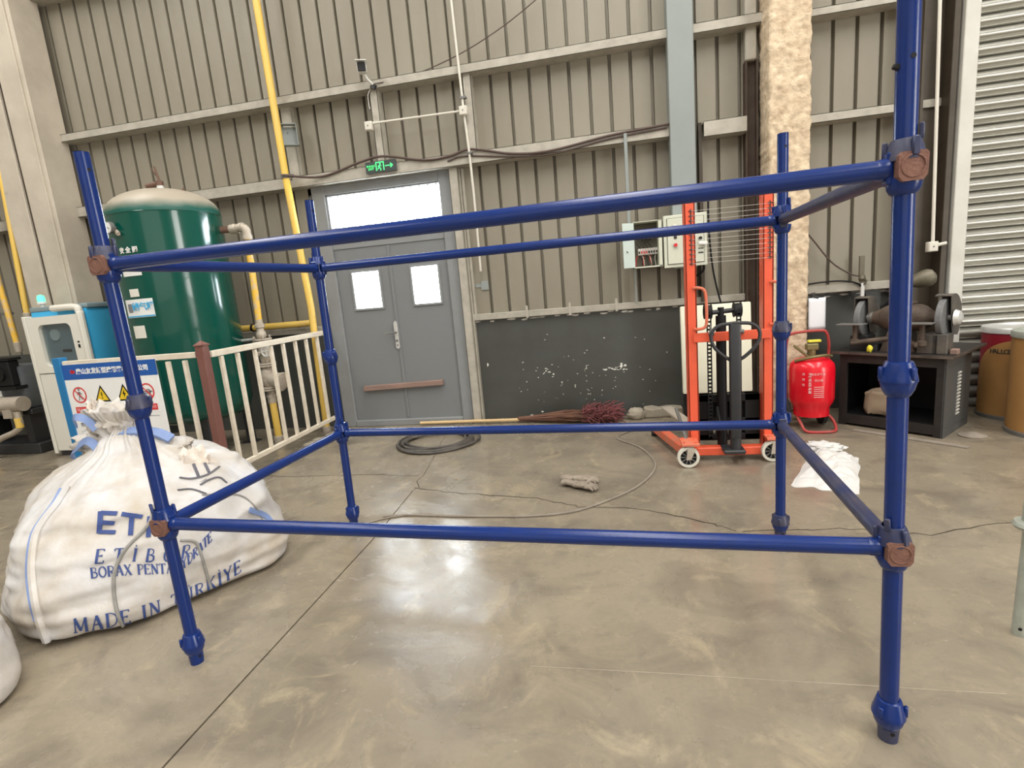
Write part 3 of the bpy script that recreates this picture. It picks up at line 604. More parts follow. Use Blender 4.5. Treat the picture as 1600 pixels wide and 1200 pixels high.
def bag_print(s, pts, h, wmul=1.0, slant=0.0, gap=0.14, thin=0.075, thick=0.16, upv=(0.0, 1.0)):
    """letters set along a baseline (u, z) polyline, pressed onto the cloth"""
    widths = [(GL[c][0] if c != ' ' else 0.45) + gap for c in s]; tot = sum(widths); x = 0.0
    C_ = catmull([(p[0], p[1], 0) for p in pts], 12); L = [0.0]
    for i in range(1, len(C_)): L.append(L[-1] + (C_[i] - C_[i - 1]).length)
    def base(t):
        d = t * L[-1]
        for i in range(1, len(C_)):
            if d <= L[i] or i == len(C_) - 1:
                k = (d - L[i - 1]) / max(1e-9, L[i] - L[i - 1]); return C_[i - 1].lerp(C_[i], k), (C_[i] - C_[i - 1]).normalized()
    for c, wd in zip(s, widths):
        if c != ' ':
            b = NB()
            for poly, k in GL[c][1]:
                th = h * (thin + (thick - thin) * min(1, k)) if k < 2 else h * 0.19
                Q = []
                for i in range(len(poly) - 1):
                    a, e = Vector((*poly[i], 0)), Vector((*poly[i + 1], 0)); m = max(1, int((e - a).length * h / 0.006))
                    Q += [a.lerp(e, j / m) for j in range(m)]
                Q.append(Vector((*poly[-1], 0))); W3 = []
                for q in Q:
                    o, d = base((x + q.x + slant * q.y) / tot)
                    W3.append(Vector((o.x, o.y, 0)) + Vector((upv[0], upv[1], 0)) * q.y * h)
                rows = []
                for i, q in enumerate(W3):
                    t = (W3[min(i + 1, len(W3) - 1)] - W3[max(0, i - 1)]).normalized(); sd = Vector((-t.y, t.x, 0)) * th / 2
                    l, r = onbag(*(q - sd).xy)[0], onbag(*(q + sd).xy)[0]
                    rows.append((b.verts.new(l), b.verts.new(r)) if l and r else None)
                for i in range(len(rows) - 1):
                    if rows[i] and rows[i + 1]: b.faces.new((rows[i][0], rows[i][1], rows[i + 1][1], rows[i + 1][0]))
            if b.faces: obj('printed_letter', b, M['bagblue'], bag, smooth=0)
        x += wd
bag_print('eti', [(-0.245, 0.456), (-0.16, 0.419), (-0.06, 0.365), (-0.03, 0.35)], 0.105, upv=(0.24, 0.97), gap=0.10)
bag_print('E T İ B O R', [(-0.275, 0.318), (-0.14, 0.272), (-0.002, 0.213), (0.10, 0.20)], 0.064, slant=0.2, upv=(0.14, 0.98))
bag_print('BORAX PENTAHYDRATE', [(-0.30, 0.253), (-0.15, 0.205), (-0.004, 0.151), (0.065, 0.155), (0.13, 0.196), (0.205, 0.25)], 0.05, upv=(0.1, 1.0), gap=0.10)
bag_print('MADE IN TÜRKİYE', [(-0.405, 0.025), (-0.28, -0.010), (-0.135, -0.034), (0.06, -0.028), (0.20, -0.005), (0.316, 0.028)], 0.066, upv=(0.1, 1.0), gap=0.2)
def cord_on(pts, r, m, name, flat=1.0, parent=bag, off=0.004):
    Q = []
    for p in catmull([(a, c, 0) for a, c in pts], 8):
        h = onbag(p.x, p.y, off)[0]
        if h: Q.append(h)
    # even the jumps out
    for _ in range(2): Q = [Q[0]] + [(Q[i - 1] + Q[i] * 2 + Q[i + 1]) / 4 for i in range(1, len(Q) - 1)] + [Q[-1]]
    b = NB(); tube(b, Q, r, 7, flat=flat); return obj(name, b, m, parent)
cord_on([(-0.009, 0.514), (-0.045, 0.426), (-0.157, 0.335), (-0.208, 0.256), (-0.23, 0.166), (-0.238, 0.051), (-0.225, -0.055)], 0.008, M['cordg'], 'tie_cord')
cord_on([(0.067, 0.30), (0.13, 0.265), (0.143, 0.178), (0.15, 0.047), (0.16, -0.055)], 0.007, M['cordg'], 'tie_cord')
cord_on([(0.20, 0.50), (0.36, 0.45), (0.43, 0.36), (0.46, 0.25)], 0.004, M['cordg'], 'tie_cord')
cord_on([(-0.303, 0.70), (-0.345, 0.64), (-0.433, 0.538), (-0.475, 0.404), (-0.495, 0.259), (-0.50, 0.13), (-0.495, 0.02)], 0.018, M['bagw'], 'corner_seam')
cord_on([(-0.325, 0.70), (-0.365, 0.64), (-0.45, 0.538), (-0.492, 0.404), (-0.512, 0.259), (-0.515, 0.14)], 0.010, M['strap'], 'seam_strap', 0.6)
def strap_path(pts, wd, m, name, up=(0, 0, 1), th=0.005):
    b = NB(); ribbon(b, catmull(pts, 6), wd, th, Vector(up)); return obj(name, b, m, bag)
NK = Vector((-1.27, -2.955, 0))
strap_path([NK + Vector((0.06, -0.10, 0.80)), NK + Vector((0.16, -0.06, 0.80)), NK + Vector((0.26, -0.02, 0.775)), NK + Vector((0.33, 0.0, 0.73))], 0.055, M['strap'], 'lifting_strap', (0.2, -0.5, 1), 0.022)
strap_path([NK + Vector((0.18, -0.10, 0.70)), NK + Vector((0.24, -0.12, 0.67)), NK + Vector((0.31, -0.13, 0.615)), NK + Vector((0.36, -0.13, 0.565))], 0.035, M['strap'], 'lifting_strap', (0.3, -0.8, 0.6), 0.010)
strap_path([NK + Vector((0.02, -0.16, 0.72)), NK + Vector((-0.08, -0.14, 0.775)), NK + Vector((-0.22, -0.10, 0.72)), NK + Vector((-0.36, -0.02, 0.66)), NK + Vector((-0.40, 0.06, 0.58))], 0.045, M['strap'], 'lifting_strap', (0.2, -0.8, 0.6), 0.006)
strap_path([NK + Vector((-0.16, -0.12, 0.86)), NK + Vector((-0.10, -0.16, 0.915)), NK + Vector((-0.03, -0.16, 0.90)), NK + Vector((0.01, -0.15, 0.84))], 0.04, M['strap'], 'lifting_strap', (0.3, -0.9, 0.5), 0.006)
strap_path([onbag(0.40, 0.35, 0.006)[0], onbag(0.47, 0.29, 0.006)[0], onbag(0.50, 0.23, 0.006)[0], onbag(0.52, 0.18, 0.006)[0]], 0.032, M['strap'], 'lifting_strap', tuple(onbag(0.46, 0.27)[1]))
# crumpled liner spilling out beside the neck
def crumple(cen, ax, bx_, cz, seed, amp=0.25, n=30, m=16):
    b = NB(); rows = []
    for j in range(m + 1):
        th = PI * j / m; row = []
        for k in range(n):
            ph = 2 * PI * k / n; d = Vector((math.cos(ph) * math.sin(th), math.sin(ph) * math.sin(th), math.cos(th)))
            r = 1 + amp * (noise.noise(d * 2.2 + Vector((seed, 0, 0))) + 0.6 * noise.noise(d * 6 + Vector((0, seed, 0))))
            row.append(b.verts.new(Vector(cen) + Vector(ax) * d.x * r + Vector(bx_) * d.y * r + Vector(cz) * d.z * r))
        rows.append(row)
    for j in range(m):
        for k in range(n): b.faces.new((rows[j][k], rows[j][(k + 1) % n], rows[j + 1][(k + 1) % n], rows[j + 1][k]))
    bmesh.ops.remove_doubles(b, verts=b.verts, dist=1e-5); bmesh.ops.recalc_face_normals(b, faces=b.faces[:]); return b
obj('liner', crumple((-0.745, -3.02, 0.575), (0.045, 0.01, -0.115), (0.03, 0.06, 0.0), (0.05, 0, 0.045), 3.1, 0.6), M['liner'], bag, smooth=60)
obj('liner', crumple((-1.36, -3.0, 0.87), (0.05, 0, 0.02), (0, 0.05, 0), (-0.02, 0, 0.10), 7.7, 0.6), M['liner'], bag, smooth=60)
obj('spout_flap', crumple((-1.02, -2.93, 0.68), (0.14, 0.02, -0.03), (0.0, 0.09, 0.0), (0.02, 0, 0.055), 5.2, 0.5), M['bagw'], bag, smooth=60)
obj('spout_flap', crumple((-1.42, -2.96, 0.71), (0.15, 0.0, -0.02), (0.0, 0.10, 0.0), (-0.02, 0, 0.07), 9.4, 0.5), M['bagw'], bag, smooth=60)
obj('spout_flap', crumple((-1.24, -3.02, 0.87), (0.085, 0.0, 0.0), (0.0, 0.08, 0.0), (0.0, 0, 0.10), 12.4, 0.5), M['bagw'], bag, smooth=60)
obj('rolled_spout', crumple((-0.72, -3.13, 0.50), (0.10, 0.05, 0.045), (-0.02, 0.05, 0.0), (0.0, 0, 0.03), 2.2, 0.35), M['bagw'], bag, smooth=60)
b = NB()
for q in ([(0.12, 0.62), (0.17, 0.60), (0.24, 0.60), (0.30, 0.625)], [(0.20, 0.60), (0.19, 0.67)], [(0.25, 0.605), (0.235, 0.68)], [(0.20, 0.555), (0.24, 0.57), (0.29, 0.57), (0.32, 0.53)], [(0.10, 0.56), (0.16, 0.545), (0.22, 0.50)]):
    Q = [onbag(p.x, p.y, 0.003)[0] for p in catmull([(a, c, 0) for a, c in q], 6)]
    if all(Q) and len(Q) > 1: tube(b, Q, 0.0075, 6, flat=0.4)
obj('marker_scrawl', b, M['ink'], bag)

# second bag, cut by the picture's lower left corner
B2 = (-1.36, -4.33, 0); a2 = math.radians(68)
U2 = Vector((math.cos(a2), math.sin(a2), 0)); V2 = Vector((math.sin(a2), -math.cos(a2), 0))
bag2f = bag_fn(B2, U2, V2, 0.54, 0.50, [(0.92, 0.0), (1.01, 0.03), (1.02, 0.10), (1.0, 0.18), (0.94, 0.24), (0.84, 0.29), (0.68, 0.335), (0.45, 0.36), (0.22, 0.37), (0.02, 0.375)], (0, 0), (4.0, 2.2), 8.8, 0.8)
bag2 = thing('bulk_bag', 'flattened white bulk bag with folded silvery rim, cut off at the lower left corner', 'bag', (B2[0], B2[1], 0))
obj('sack_body', bag_bm(bag2f, 110, 50), M['bagw'], bag2, smooth=80)
b = NB(); Q = [bag2f(0.25 + 0.10 * k, 0.50 + 0.02 * math.sin(k)) + Vector((0, 0, 0.02)) for k in range(12)]; ribbon(b, catmull(Q, 3), [0.07 + 0.02 * math.sin(i * 1.3) for i in range(34)], 0.012, Vector((0.5, 0.3, 0.8))); obj('folded_rim', b, M['sack'], bag2)
b = NB(); Q = [bag2f(1.3 + 0.14 * k, 0.52) + Vector((-0.0, 0.01, 0.035)) for k in range(6)]; ribbon(b, catmull(Q, 3), 0.045, 0.008, Vector((0.3, 0.3, 0.9))); obj('dark_strap', b, M['charcoal'], bag2)

# ------------------------------------------------------------------ green air receiver tank
TX, TY, TR = -2.66, -0.80, 0.486
tank = thing('air_receiver_tank', 'tall glossy green air tank with a dusty domed top, behind the cream railing', 'tank', (TX, TY, 0))
b = NB(); lathe(b, [(0.02, 0.33), (0.2, 0.34), (0.36, 0.37), (TR - 0.03, 0.43), (TR, 0.52), (TR, 2.36)], (TX, TY, 0), n=72); obj('shell', b, M['tank'], tank, smooth=50)
dm = mat('dusty_green_dome', (0.0, 0.085, 0.062), 0.45)
nt = dm.node_tree; N_, L_ = nt.nodes, nt.links; tc = N_.new('ShaderNodeTexCoord'); sx_ = N_.new('ShaderNodeSeparateXYZ'); L_.new(tc.outputs['Object'], sx_.inputs[0])
nz_ = N_.new('ShaderNodeTexNoise'); nz_.inputs['Scale'].default_value = 6; ad_ = N_.new('ShaderNodeMath'); ad_.operation = 'MULTIPLY_ADD'; ad_.inputs[1].default_value = 0.05; L_.new(tc.outputs['Object'], nz_.inputs[0]); L_.new(nz_.outputs[0], ad_.inputs[0]); L_.new(sx_.outputs[2], ad_.inputs[2])
mr_ = N_.new('ShaderNodeMapRange'); mr_.inputs[1].default_value = 2.415; mr_.inputs[2].default_value = 2.50; L_.new(ad_.outputs[0], mr_.inputs[0])
mx_ = N_.new('ShaderNodeMix'); mx_.data_type = 'RGBA'; mx_.inputs[6].default_value = (0.0, 0.085, 0.062, 1); mx_.inputs[7].default_value = (0.40, 0.35, 0.275, 1); L_.new(mr_.outputs[0], mx_.inputs[0]); L_.new(mx_.outputs[2], N_['Principled BSDF'].inputs['Base Color'])
b = NB(); lathe(b, [(TR - 0.002, 2.36), (TR - 0.002, 2.385)] + [((TR - 0.004) * math.cos(t * PI / 2), 2.39 + 0.235 * math.sin(t * PI / 2)) for t in [k / 14 for k in range(14)]] + [(0.003, 2.626)], (TX, TY, 0), n=72); obj('dome', b, dm, tank, smooth=60)
b = NB(); tube(b, [(TX + TR * 1.001 * math.cos(t), TY + TR * 1.001 * math.sin(t), 2.36) for t in [2 * PI * k / 64 for k in range(64)]], 0.004, 6, True); obj('weld_seam', b, M['tank'], tank)
for k in range(4):
    a = PI / 4 + k * PI / 2; b = NB(); x, y = TX + 0.40 * math.cos(a), TY + 0.40 * math.sin(a)
    bx(b, x - 0.035, x + 0.035, y - 0.035, y + 0.035, 0.012, 0.44, 0.004); bx(b, x - 0.07, x + 0.07, y - 0.07, y + 0.07, 0, 0.012); obj('leg', b, M['charcoal'], tank)
b = NB(); cyl(b, (TX + 0.01, TY, 2.60), (TX + 0.01, TY, 2.66), 0.03); obj('top_socket', b, M['white'], tank)
b = NB(); cyl(b, (TX + 0.01, TY, 2.66), (TX + 0.01, TY, 2.70), 0.035); cyl(b, (TX + 0.02, TY, 2.685), (TX - 0.12, TY - 0.02, 2.665), 0.024); cyl(b, (TX + 0.015, TY, 2.70), (TX - 0.015, TY, 2.84), 0.012, 0.008); cyl(b, (TX - 0.015, TY, 2.76), (TX - 0.05, TY, 2.83), 0.006); obj('safety_valve', b, M['brownpipe'], tank)
b = NB(); tube(b, [(TX + 0.27, TY, 2.56), (TX + 0.255, TY, 2.60), (TX + 0.27, TY, 2.625), (TX + 0.29, TY, 2.60), (TX + 0.285, TY, 2.555)], 0.009, 8); obj('lifting_eye', b, M['brownpipe'], tank)
def on_tank(az, z, off=0.0):
    a = math.radians(az); d = Vector((math.sin(a), -math.cos(a), 0)); return Vector((TX, TY, z)) + d * (TR + off), d, Vector((math.cos(a), math.sin(a), 0))
def tank_patch(name, az, z, wd, h, m, off=0.003, th=0.004, parent=None, label=None):
    b = NB(); n = 8; rows = []
    for k in range(n + 1):
        aa = az + math.degrees(wd / TR) * (k / n - 0.5)
        for zz in (z - h / 2, z + h / 2):
            for o in (off, off + th): rows.append(b.verts.new(on_tank(aa, zz, o)[0]))
    for k in range(n):
        A, B = rows[4 * k:4 * k + 4], rows[4 * k + 4:4 * k + 8]
        for i, j in ((0, 1), (1, 3), (3, 2), (2, 0)): b.faces.new((A[i], A[j], B[j], B[i]))
    b.faces.new((rows[0], rows[1], rows[3], rows[2])); b.faces.new((rows[-4], rows[-3], rows[-1], rows[-2]))
    bmesh.ops.recalc_face_normals(b, faces=b.faces[:]); return obj(name, b, m, parent or tank, label=label)
npl = tank_patch('name_plate', -3, 1.515, 0.31, 0.165, M['white'])
tank_patch('plate_stripe', -3, 1.443, 0.31, 0.012, M['cyan'], 0.0075, 0.002, npl)
def tank_text(s, az, z, size, m, parent, bold=0.0, name='lettering'):
    p, d, r = on_tank(az, z, 0.009); return obj(name, text_bm(s, size, faceM(p, r), 0.0008, bold=bold), m, parent, smooth=0)
tank_text('储气罐', 4, 1.525, 0.075, M['cyan'], npl, 0.002)
b = NB(); p, d, r = on_tank(-14, 1.52, 0.006); prism(b, rrect(-0.03, 0.03, -0.04, 0.04, 0.01), -0.002, 0.002, faceM(p, r) @ Matrix.Rotation(math.radians(-90), 4, 'X')); obj('plate_window', b, M['signgrey'], npl)
tank_patch('small_plate', -4, 1.655, 0.10, 0.07, M['cream']); tank_patch('small_plate', -8, 1.30, 0.14, 0.115, M['cream'])
tank_patch('small_plate', -2, 1.83, 0.20, 0.05, M['white'])
for k, (az, ch) in enumerate(((-15, '江'), (-8, '苏'), (0, '小'), (8, '心'))): tank_text('•' if k < 1 else '安全阀'[k - 1], az, 2.03, 0.055, M['white'], tank, 0.002)
p, d, r = on_tank(-12, 2.235); b = NB(); cyl(b, p - d * 0.02, p + d * 0.03, 0.016); obj('gauge_stem', b, M['greysteel'], tank)
b = NB(); lathe(b, [(0.05, 0.0), (0.052, 0.03), (0.046, 0.034)], p + d * 0.03, d, 28); g = obj('pressure_gauge', b, M['greysteel'], tank)
b = NB(); lathe(b, [(0.045, 0.0), (0.001, 0.002)], p + d * 0.0645, d, 28, False); obj('gauge_dial', b, M['white'], g)
b = NB(); box(b, p + d * 0.0675, (0.05, 0.002, 0.004), Matrix.Rotation(math.atan2(r.y, r.x), 3, 'Z') @ Matrix.Rotation(0.5, 3, 'Y')); obj('gauge_needle', b, M['black'], g)
b = NB(); tube(b, [p + d * 0.01 + r * 0.02 + Vector((0, 0, -0.03)), p + d * 0.03 + r * 0.07 + Vector((0, 0, -0.06))], 0.018, 10); obj('gauge_cock', b, M['fitting'], tank)

# yellow delivery pipe leaving the tank, with its valve set
pr = thing('delivery_pipe', 'worn yellow pipe with elbow and cast valves, dropping beside the green tank', 'pipe', (-1.985, -0.6, 0))
b = NB(); cyl(b, (-2.26, -0.66, 2.215), (-2.10, -0.60, 2.215), 0.033); obj('nipple', b, M['brownpipe'], pr)
b = NB(); cyl(b, (-2.12, -0.605, 2.215), (-2.05, -0.60, 2.217), 0.046); cyl(b, (-2.07, -0.60, 2.217), (-2.0, -0.60, 2.222), 0.038, 0.04); lathe(b, [(0.05, 0), (0.05, 0.025)], (-2.10, -0.60, 2.216), (1, 0, 0), 8); obj('union', b, M['fitting'], pr)
b = NB(); tube(b, catmull([(-2.01, -0.6, 2.222), (-1.975, -0.6, 2.217), (-1.955, -0.6, 2.19), (-1.953, -0.6, 2.13)], 5), 0.04, 14); lathe(b, [(0.047, 0), (0.047, 0.025)], (-2.01, -0.6, 2.222), (1, 0, 0), 16); cyl(b, (-1.953, -0.6, 2.14), (-1.953, -0.6, 2.10), 0.047); obj('elbow', b, M['fitting'], pr)
b = NB(); cyl(b, (-1.953, -0.6, 2.12), (-1.985, -0.6, 1.28), 0.032); obj('upper_pipe', b, M['yellowworn'], pr)
b = NB(); lathe(b, [(0.038, 0), (0.05, 0.02), (0.05, 0.05), (0.036, 0.07), (0.036, 0.10), (0.05, 0.11), (0.05, 0.14), (0.036, 0.15), (0.034, 0.19)], (-1.985, -0.6, 1.12), (0, 0, 1), 16); obj('coupling', b, M['fitting'], pr)
def flange(z, r=0.095):
    b = NB(); lathe(b, [(0.04, 0), (r, 0.0), (r, 0.016), (0.04, 0.016)], (-1.985, -0.6, z), n=28)
    for k in range(4):
        a = PI / 4 + k * PI / 2; x, y = -1.985 + 0.075 * math.cos(a), -0.6 + 0.075 * math.sin(a); cyl(b, (x, y, z - 0.02), (x, y, z + 0.045), 0.011, n=6)
    return obj('flange', b, M['fitting'], pr)
for z in (1.10, 0.85, 0.60): flange(z); flange(z - 0.022)
b = NB(); lathe(b, [(0.04, 0.868), (0.05, 0.90), (0.058, 0.97), (0.05, 1.04), (0.04, 1.078)], (-1.985, -0.6, 0), n=20); cyl(b, (-1.985, -0.6, 0.97), (-1.985, -0.72, 0.97), 0.02); obj('gate_valve', b, M['fitting'], pr)
b = NB(); tube(b, [(-1.89 + 0.05 * math.cos(t), -0.70, 0.99 + 0.05 * math.sin(t)) for t in [2 * PI * k / 20 for k in range(20)]], 0.009, 8, True); cyl(b, (-1.94, -0.70, 0.99), (-1.84, -0.70, 0.99), 0.006); cyl(b, (-1.89, -0.70, 0.94), (-1.89, -0.70, 1.04), 0.006); obj('hand_wheel', b, M['steel'], pr)
b = NB(); lathe(b, [(0.045, 0.615), (0.07, 0.64), (0.085, 0.70), (0.07, 0.78), (0.05, 0.825)], (-1.985, -0.6, 0), n=20); cyl(b, (-1.96, -0.60, 0.70), (-1.83, -0.62, 0.66), 0.075, 0.085); lathe(b, [(0.10, 0), (0.10, 0.02), (0.05, 0.03)], (-1.835, -0.62, 0.66), (0.93, -0.1, -0.25), 20); obj('check_valve', b, M['fitting'], pr)
b = NB(); cyl(b, (-1.985, -0.6, 0.575), (-1.985, -0.6, 0.44), 0.042); cyl(b, (-1.985, -0.6, 0.53), (-1.985, -0.6, 0.50), 0.05, n=8); obj('coupling', b, M['fitting'], pr)
b = NB(); cyl(b, (-1.985, -0.6, 0.46), (-1.985, -0.6, 0.06), 0.035); obj('lower_pipe', b, M['yellow'], pr)
b = NB(); lathe(b, [(0.05, 0), (0.05, 0.07), (0.037, 0.08)], (-1.985, -0.6, 0), n=16); obj('pipe_foot', b, M['fitting'], pr)
b = NB(); cyl(b, (-2.35, -0.62, 1.105), (-2.05, -0.60, 1.115), 0.016); obj('branch_pipe', b, M['steel'], pr)

gp = thing('gas_pipe', 'tall yellow pipe running up the corrugated wall, left of the grey door', 'pipe', (-1.65, -0.24, 0))
b = NB(); tube(b, [(-1.648, -0.22, 0.0), (-1.60, -0.24, 1.39), (-1.655, -0.25, 2.76), (-1.677, -0.25, 4.35), (-1.69, -0.25, 6.1)], 0.036, 16); obj('pipe', b, M['yellow'], gp)
b = NB(); lathe(b, [(0.037, -0.02), (0.046, -0.018), (0.046, 0.018), (0.037, 0.02)], (-1.653, -0.25, 2.72), n=20); bx(b, -1.60, -1.57, -0.27, -0.23, 2.705, 2.735); bx(b, -1.66, -1.645, -0.22, -0.14, 2.705, 2.735); obj('pipe_clamp', b, M['greysteel'], gp)
b = NB(); lathe(b, [(0.046, 0), (0.046, 0.06), (0.037, 0.07)], (-1.648, -0.22, 0.0), n=16); obj('pipe_foot', b, M['fitting'], gp)
hp_ = thing('gas_pipe', 'dull yellow pipe lying level along the wall behind the green tank', 'pipe', (-2.1, -0.11, 1.21))
b = NB(); cyl(b, (-4.1, -0.11, 1.21), (-1.69, -0.11, 1.215), 0.034); obj('pipe', b, M['yellow'], hp_)
b = NB(); lathe(b, [(0.036, 0), (0.046, 0.0), (0.046, 0.02), (0.036, 0.02)], (-2.44, -0.11, 1.213), (1, 0, 0), 20); obj('black_band', b, M['black'], hp_)

# ------------------------------------------------------------------ railing
FX, FY = -1.55, -1.89
fe = thing('guard_railing', 'cream painted steel railing with a brown corner post in front of the green tank', 'railing', (FX, FY, 0))
b = NB(); bx(b, FX - 0.055, FX + 0.015, FY - 0.035, FY + 0.035, 0, 1.175, 0.004); pst = obj('post', b, M['fenceb'], fe, label='brown corner post')
b = NB(); lathe(b, [(0.058, 0), (0.058, 0.008), (0.001, 0.04)], (FX - 0.02, FY, 1.175), n=4, a0=PI / 4, a1=PI / 4 + 2 * PI); obj('post_cap', b, M['fenceb'], pst, smooth=0)
b = NB(); bx(b, FX - 0.08, FX + 0.04, FY - 0.06, FY + 0.06, 0, 0.01); obj('base_plate', b, M['fenceb'], pst)
b = NB(); bx(b, FX - 0.018, FX + 0.018, FY + 0.05, -0.17, 1.075, 1.125, 0.003); obj('top_rail', b, M['fencew'], fe)
b = NB(); bx(b, FX - 0.018, FX + 0.018, FY + 0.05, -0.17, 0.13, 0.17, 0.003); obj('bottom_rail', b, M['fencew'], fe)
b = NB(); bx(b, FX - 0.014, FX + 0.014, -0.016, 0.016, 0.15, 1.07, 0.002)
bal = None
for k, y in enumerate((-1.729, -1.538, -1.316, -1.088, -0.904, -0.704, -0.512, -0.302)):
    if bal is None:
        b2 = NB(); bx(b2, FX - 0.014, FX + 0.014, y - 0.016, y + 0.016, 0.15, 1.07, 0.002); bal = obj('baluster', b2, M['fencew'], fe); by = y
    else: inst(bal, 'baluster', fe, Matrix.Translation((0, y - by, 0)))
b.free()
LX = -2.90
b = NB(); bx(b, LX, FX - 0.075, FY - 0.018, FY + 0.018, 1.085, 1.13, 0.003); obj('top_rail', b, M['fencew'], fe)
b = NB(); bx(b, LX, FX - 0.075, FY - 0.018, FY + 0.018, 0.13, 0.17, 0.003); obj('bottom_rail', b, M['fencew'], fe)
b = NB(); bx(b, FX - 0.10, FX - 0.05, FY - 0.014, FY + 0.014, 1.09, 1.12); bx(b, FX - 0.03, FX - 0.01, FY + 0.03, FY + 0.06, 1.07, 1.11); obj('rail_bracket', b, M['fenceb'], fe)
for x in (-1.745, -1.90, -2.055, -2.21, -2.365, -2.52, -2.675): inst(bal, 'baluster', fe, Matrix.Translation((x - FX, FY - by, 0)))
b = NB(); bx(b, LX - 0.075, LX, FY - 0.035, FY + 0.035, 0, 1.16, 0.004); bx(b, LX - 0.10, LX + 0.02, FY - 0.06, FY + 0.06, 0, 0.01); obj('post', b, M['postblue'], fe, label='bright blue end post')

# safety board on the railing
SX0, SX1, SY, SZ0, SZ1 = -3.085, -2.155, -1.744, 0.12, 1.055
sg = thing('safety_sign', 'white and blue safety notice board with prohibition and warning symbols, fixed to the cream railing', 'sign', ((SX0 + SX1) / 2, SY, SZ0))
b = NB(); bx(b, SX0, SX1, SY - 0.004, SY + 0.004, SZ0, SZ1, 0.0015); obj('board', b, M['signwhite'], sg)
yf = SY - 0.0048
b = NB(); bx(b, SX0, SX1, yf - 0.0005, SY, 0.93, SZ1); hd = obj('blue_header', b, M['signblue'], sg)
def stext(s, x, z, size, m, align='CENTER', bold=0.0, parent=sg, name='lettering', dy=0.0012): return obj(name, text_bm(s, size, faceM((x, yf - dy, z)), 0.0004, align, bold), m, parent, smooth=0)
stext('唐山友发新型建筑器材有限公司', -2.58, 0.992, 0.050, M['signwhite'], 'CENTER', 0.0018, hd)
b = NB(); 
for dx in (0, 0.018): prism(b, [(-2.985 + dx, 0.98), (-2.965 + dx, 0.98), (-2.955 + dx, 1.0), (-2.975 + dx, 1.005)], yf - 0.0015, yf - 0.0005)
prism(b, [(-2.995, 0.992), (-2.975, 1.012), (-2.95, 1.006), (-2.972, 0.996)], yf - 0.0015, yf - 0.0005); obj('red_emblem', b, M['signred'], hd, smooth=0)
def ring(b, cx, cz, r0, r1, y, th=0.0006, n=32):
    lathe(b, [(r0, 0), (r1, 0), (r1, th), (r0, th), (r0, 0)], (cx, y, cz), (0, -1, 0), n, False)
def card(cx, name):
    b = NB(); bx(b, cx - 0.088, cx + 0.088, yf - 0.0006, yf + 0.0004, 0.63, 0.895); return obj(name, b, M['signwhite'], sg)
def bar(b, x0, z0, x1, z1, wd, y):
    d = Vector((x1 - x0, 0, z1 - z0)).normalized(); s = Vector((-d.z, 0, d.x)) * wd / 2
    prism(b, [((x0 + s.x), (z0 + s.z)), ((x1 + s.x), (z1 + s.z)), ((x1 - s.x), (z1 - s.z)), ((x0 - s.x), (z0 - s.z))], y - 0.0006, y)
cxs = (-2.945, -2.725, -2.505, -2.285); y1 = yf - 0.0012
def man(b, cx, cz, s, y):
    lathe(b, [(0.012 * s, 0), (0.0001, 0.0004)], (cx, y, cz + 0.048 * s), (0, -1, 0), 12, False)
    for q in ((0, .03, 0, -.012, .022), (-.005, .025, -.026, .0, .008), (.005, .025, .026, .004, .008), (-.004, -.01, -.016, -.048, .010), (.004, -.01, .022, -.04, .010)): bar(b, cx + q[0] * s, cz + q[1] * s, cx + q[2] * s, cz + q[3] * s, q[4] * s, y)
for i, cx in enumerate(cxs):
    cd = card(cx, 'symbol_card')
    if i in (0, 3):
        b = NB(); ring(b, cx, 0.80, 0.056, 0.068, y1); bar(b, cx - 0.042, 0.842, cx + 0.042, 0.758, 0.010, y1 - 0.0007); obj('prohibition_ring', b, M['signred'], cd, smooth=0)
        b = NB(); 
        if i == 0: man(b, cx, 0.80, 0.95, y1)
        else:
            bar(b, cx - 0.05, 0.80, cx + 0.05, 0.80, 0.012, y1); ring(b, cx + 0.012, 0.80, 0.012, 0.022, y1, n=16); bar(b, cx + 0.03, 0.79, cx + 0.012, 0.765, 0.008, y1)
        obj('symbol', b, M['signgrey'], cd, smooth=0)
        b = NB(); bx(b, cx - 0.07, cx + 0.07, y1 - 0.0006, y1, 0.648, 0.70); rl = obj('red_label', b, M['signred'], cd, smooth=0)
        stext('禁止入内' if i == 0 else '禁止转动', cx, 0.674, 0.030, M['print'], parent=cd, dy=0.0022)
    else:
        b = NB(); prism(b, [(cx - 0.078, 0.735), (cx + 0.078, 0.735), (cx, 0.875)], y1 - 0.0005, y1); obj('triangle_border', b, M['black'], cd, smooth=0)
        b = NB(); prism(b, [(cx - 0.058, 0.747), (cx + 0.058, 0.747), (cx, 0.85)], y1 - 0.0012, y1 - 0.0005); obj('triangle', b, M['signyel'], cd, smooth=0)
        b = NB()
        if i == 1: bar(b, cx, 0.815, cx, 0.782, 0.010, y1 - 0.0013); bar(b, cx, 0.772, cx, 0.760, 0.010, y1 - 0.0013)
        else: prism(b, [(cx + 0.004, 0.828), (cx - 0.018, 0.788), (cx - 0.003, 0.790), (cx - 0.010, 0.757), (cx + 0.016, 0.798), (cx + 0.002, 0.797)], y1 - 0.0019, y1 - 0.0013)
        obj('symbol', b, M['black'], cd, smooth=0)
        stext('当心伤手' if i == 1 else '当心触电', cx, 0.674, 0.032, M['signgrey'], parent=cd)
b = NB(); bar(b, SX0 + 0.06, 0.600, SX1 - 0.06, 0.600, 0.004, yf); obj('rule_line', b, M['signgrey'], sg, smooth=0)
stext('空压机储气罐安全操作规程', -2.80, 0.548, 0.034, M['signgrey'], bold=0.001)
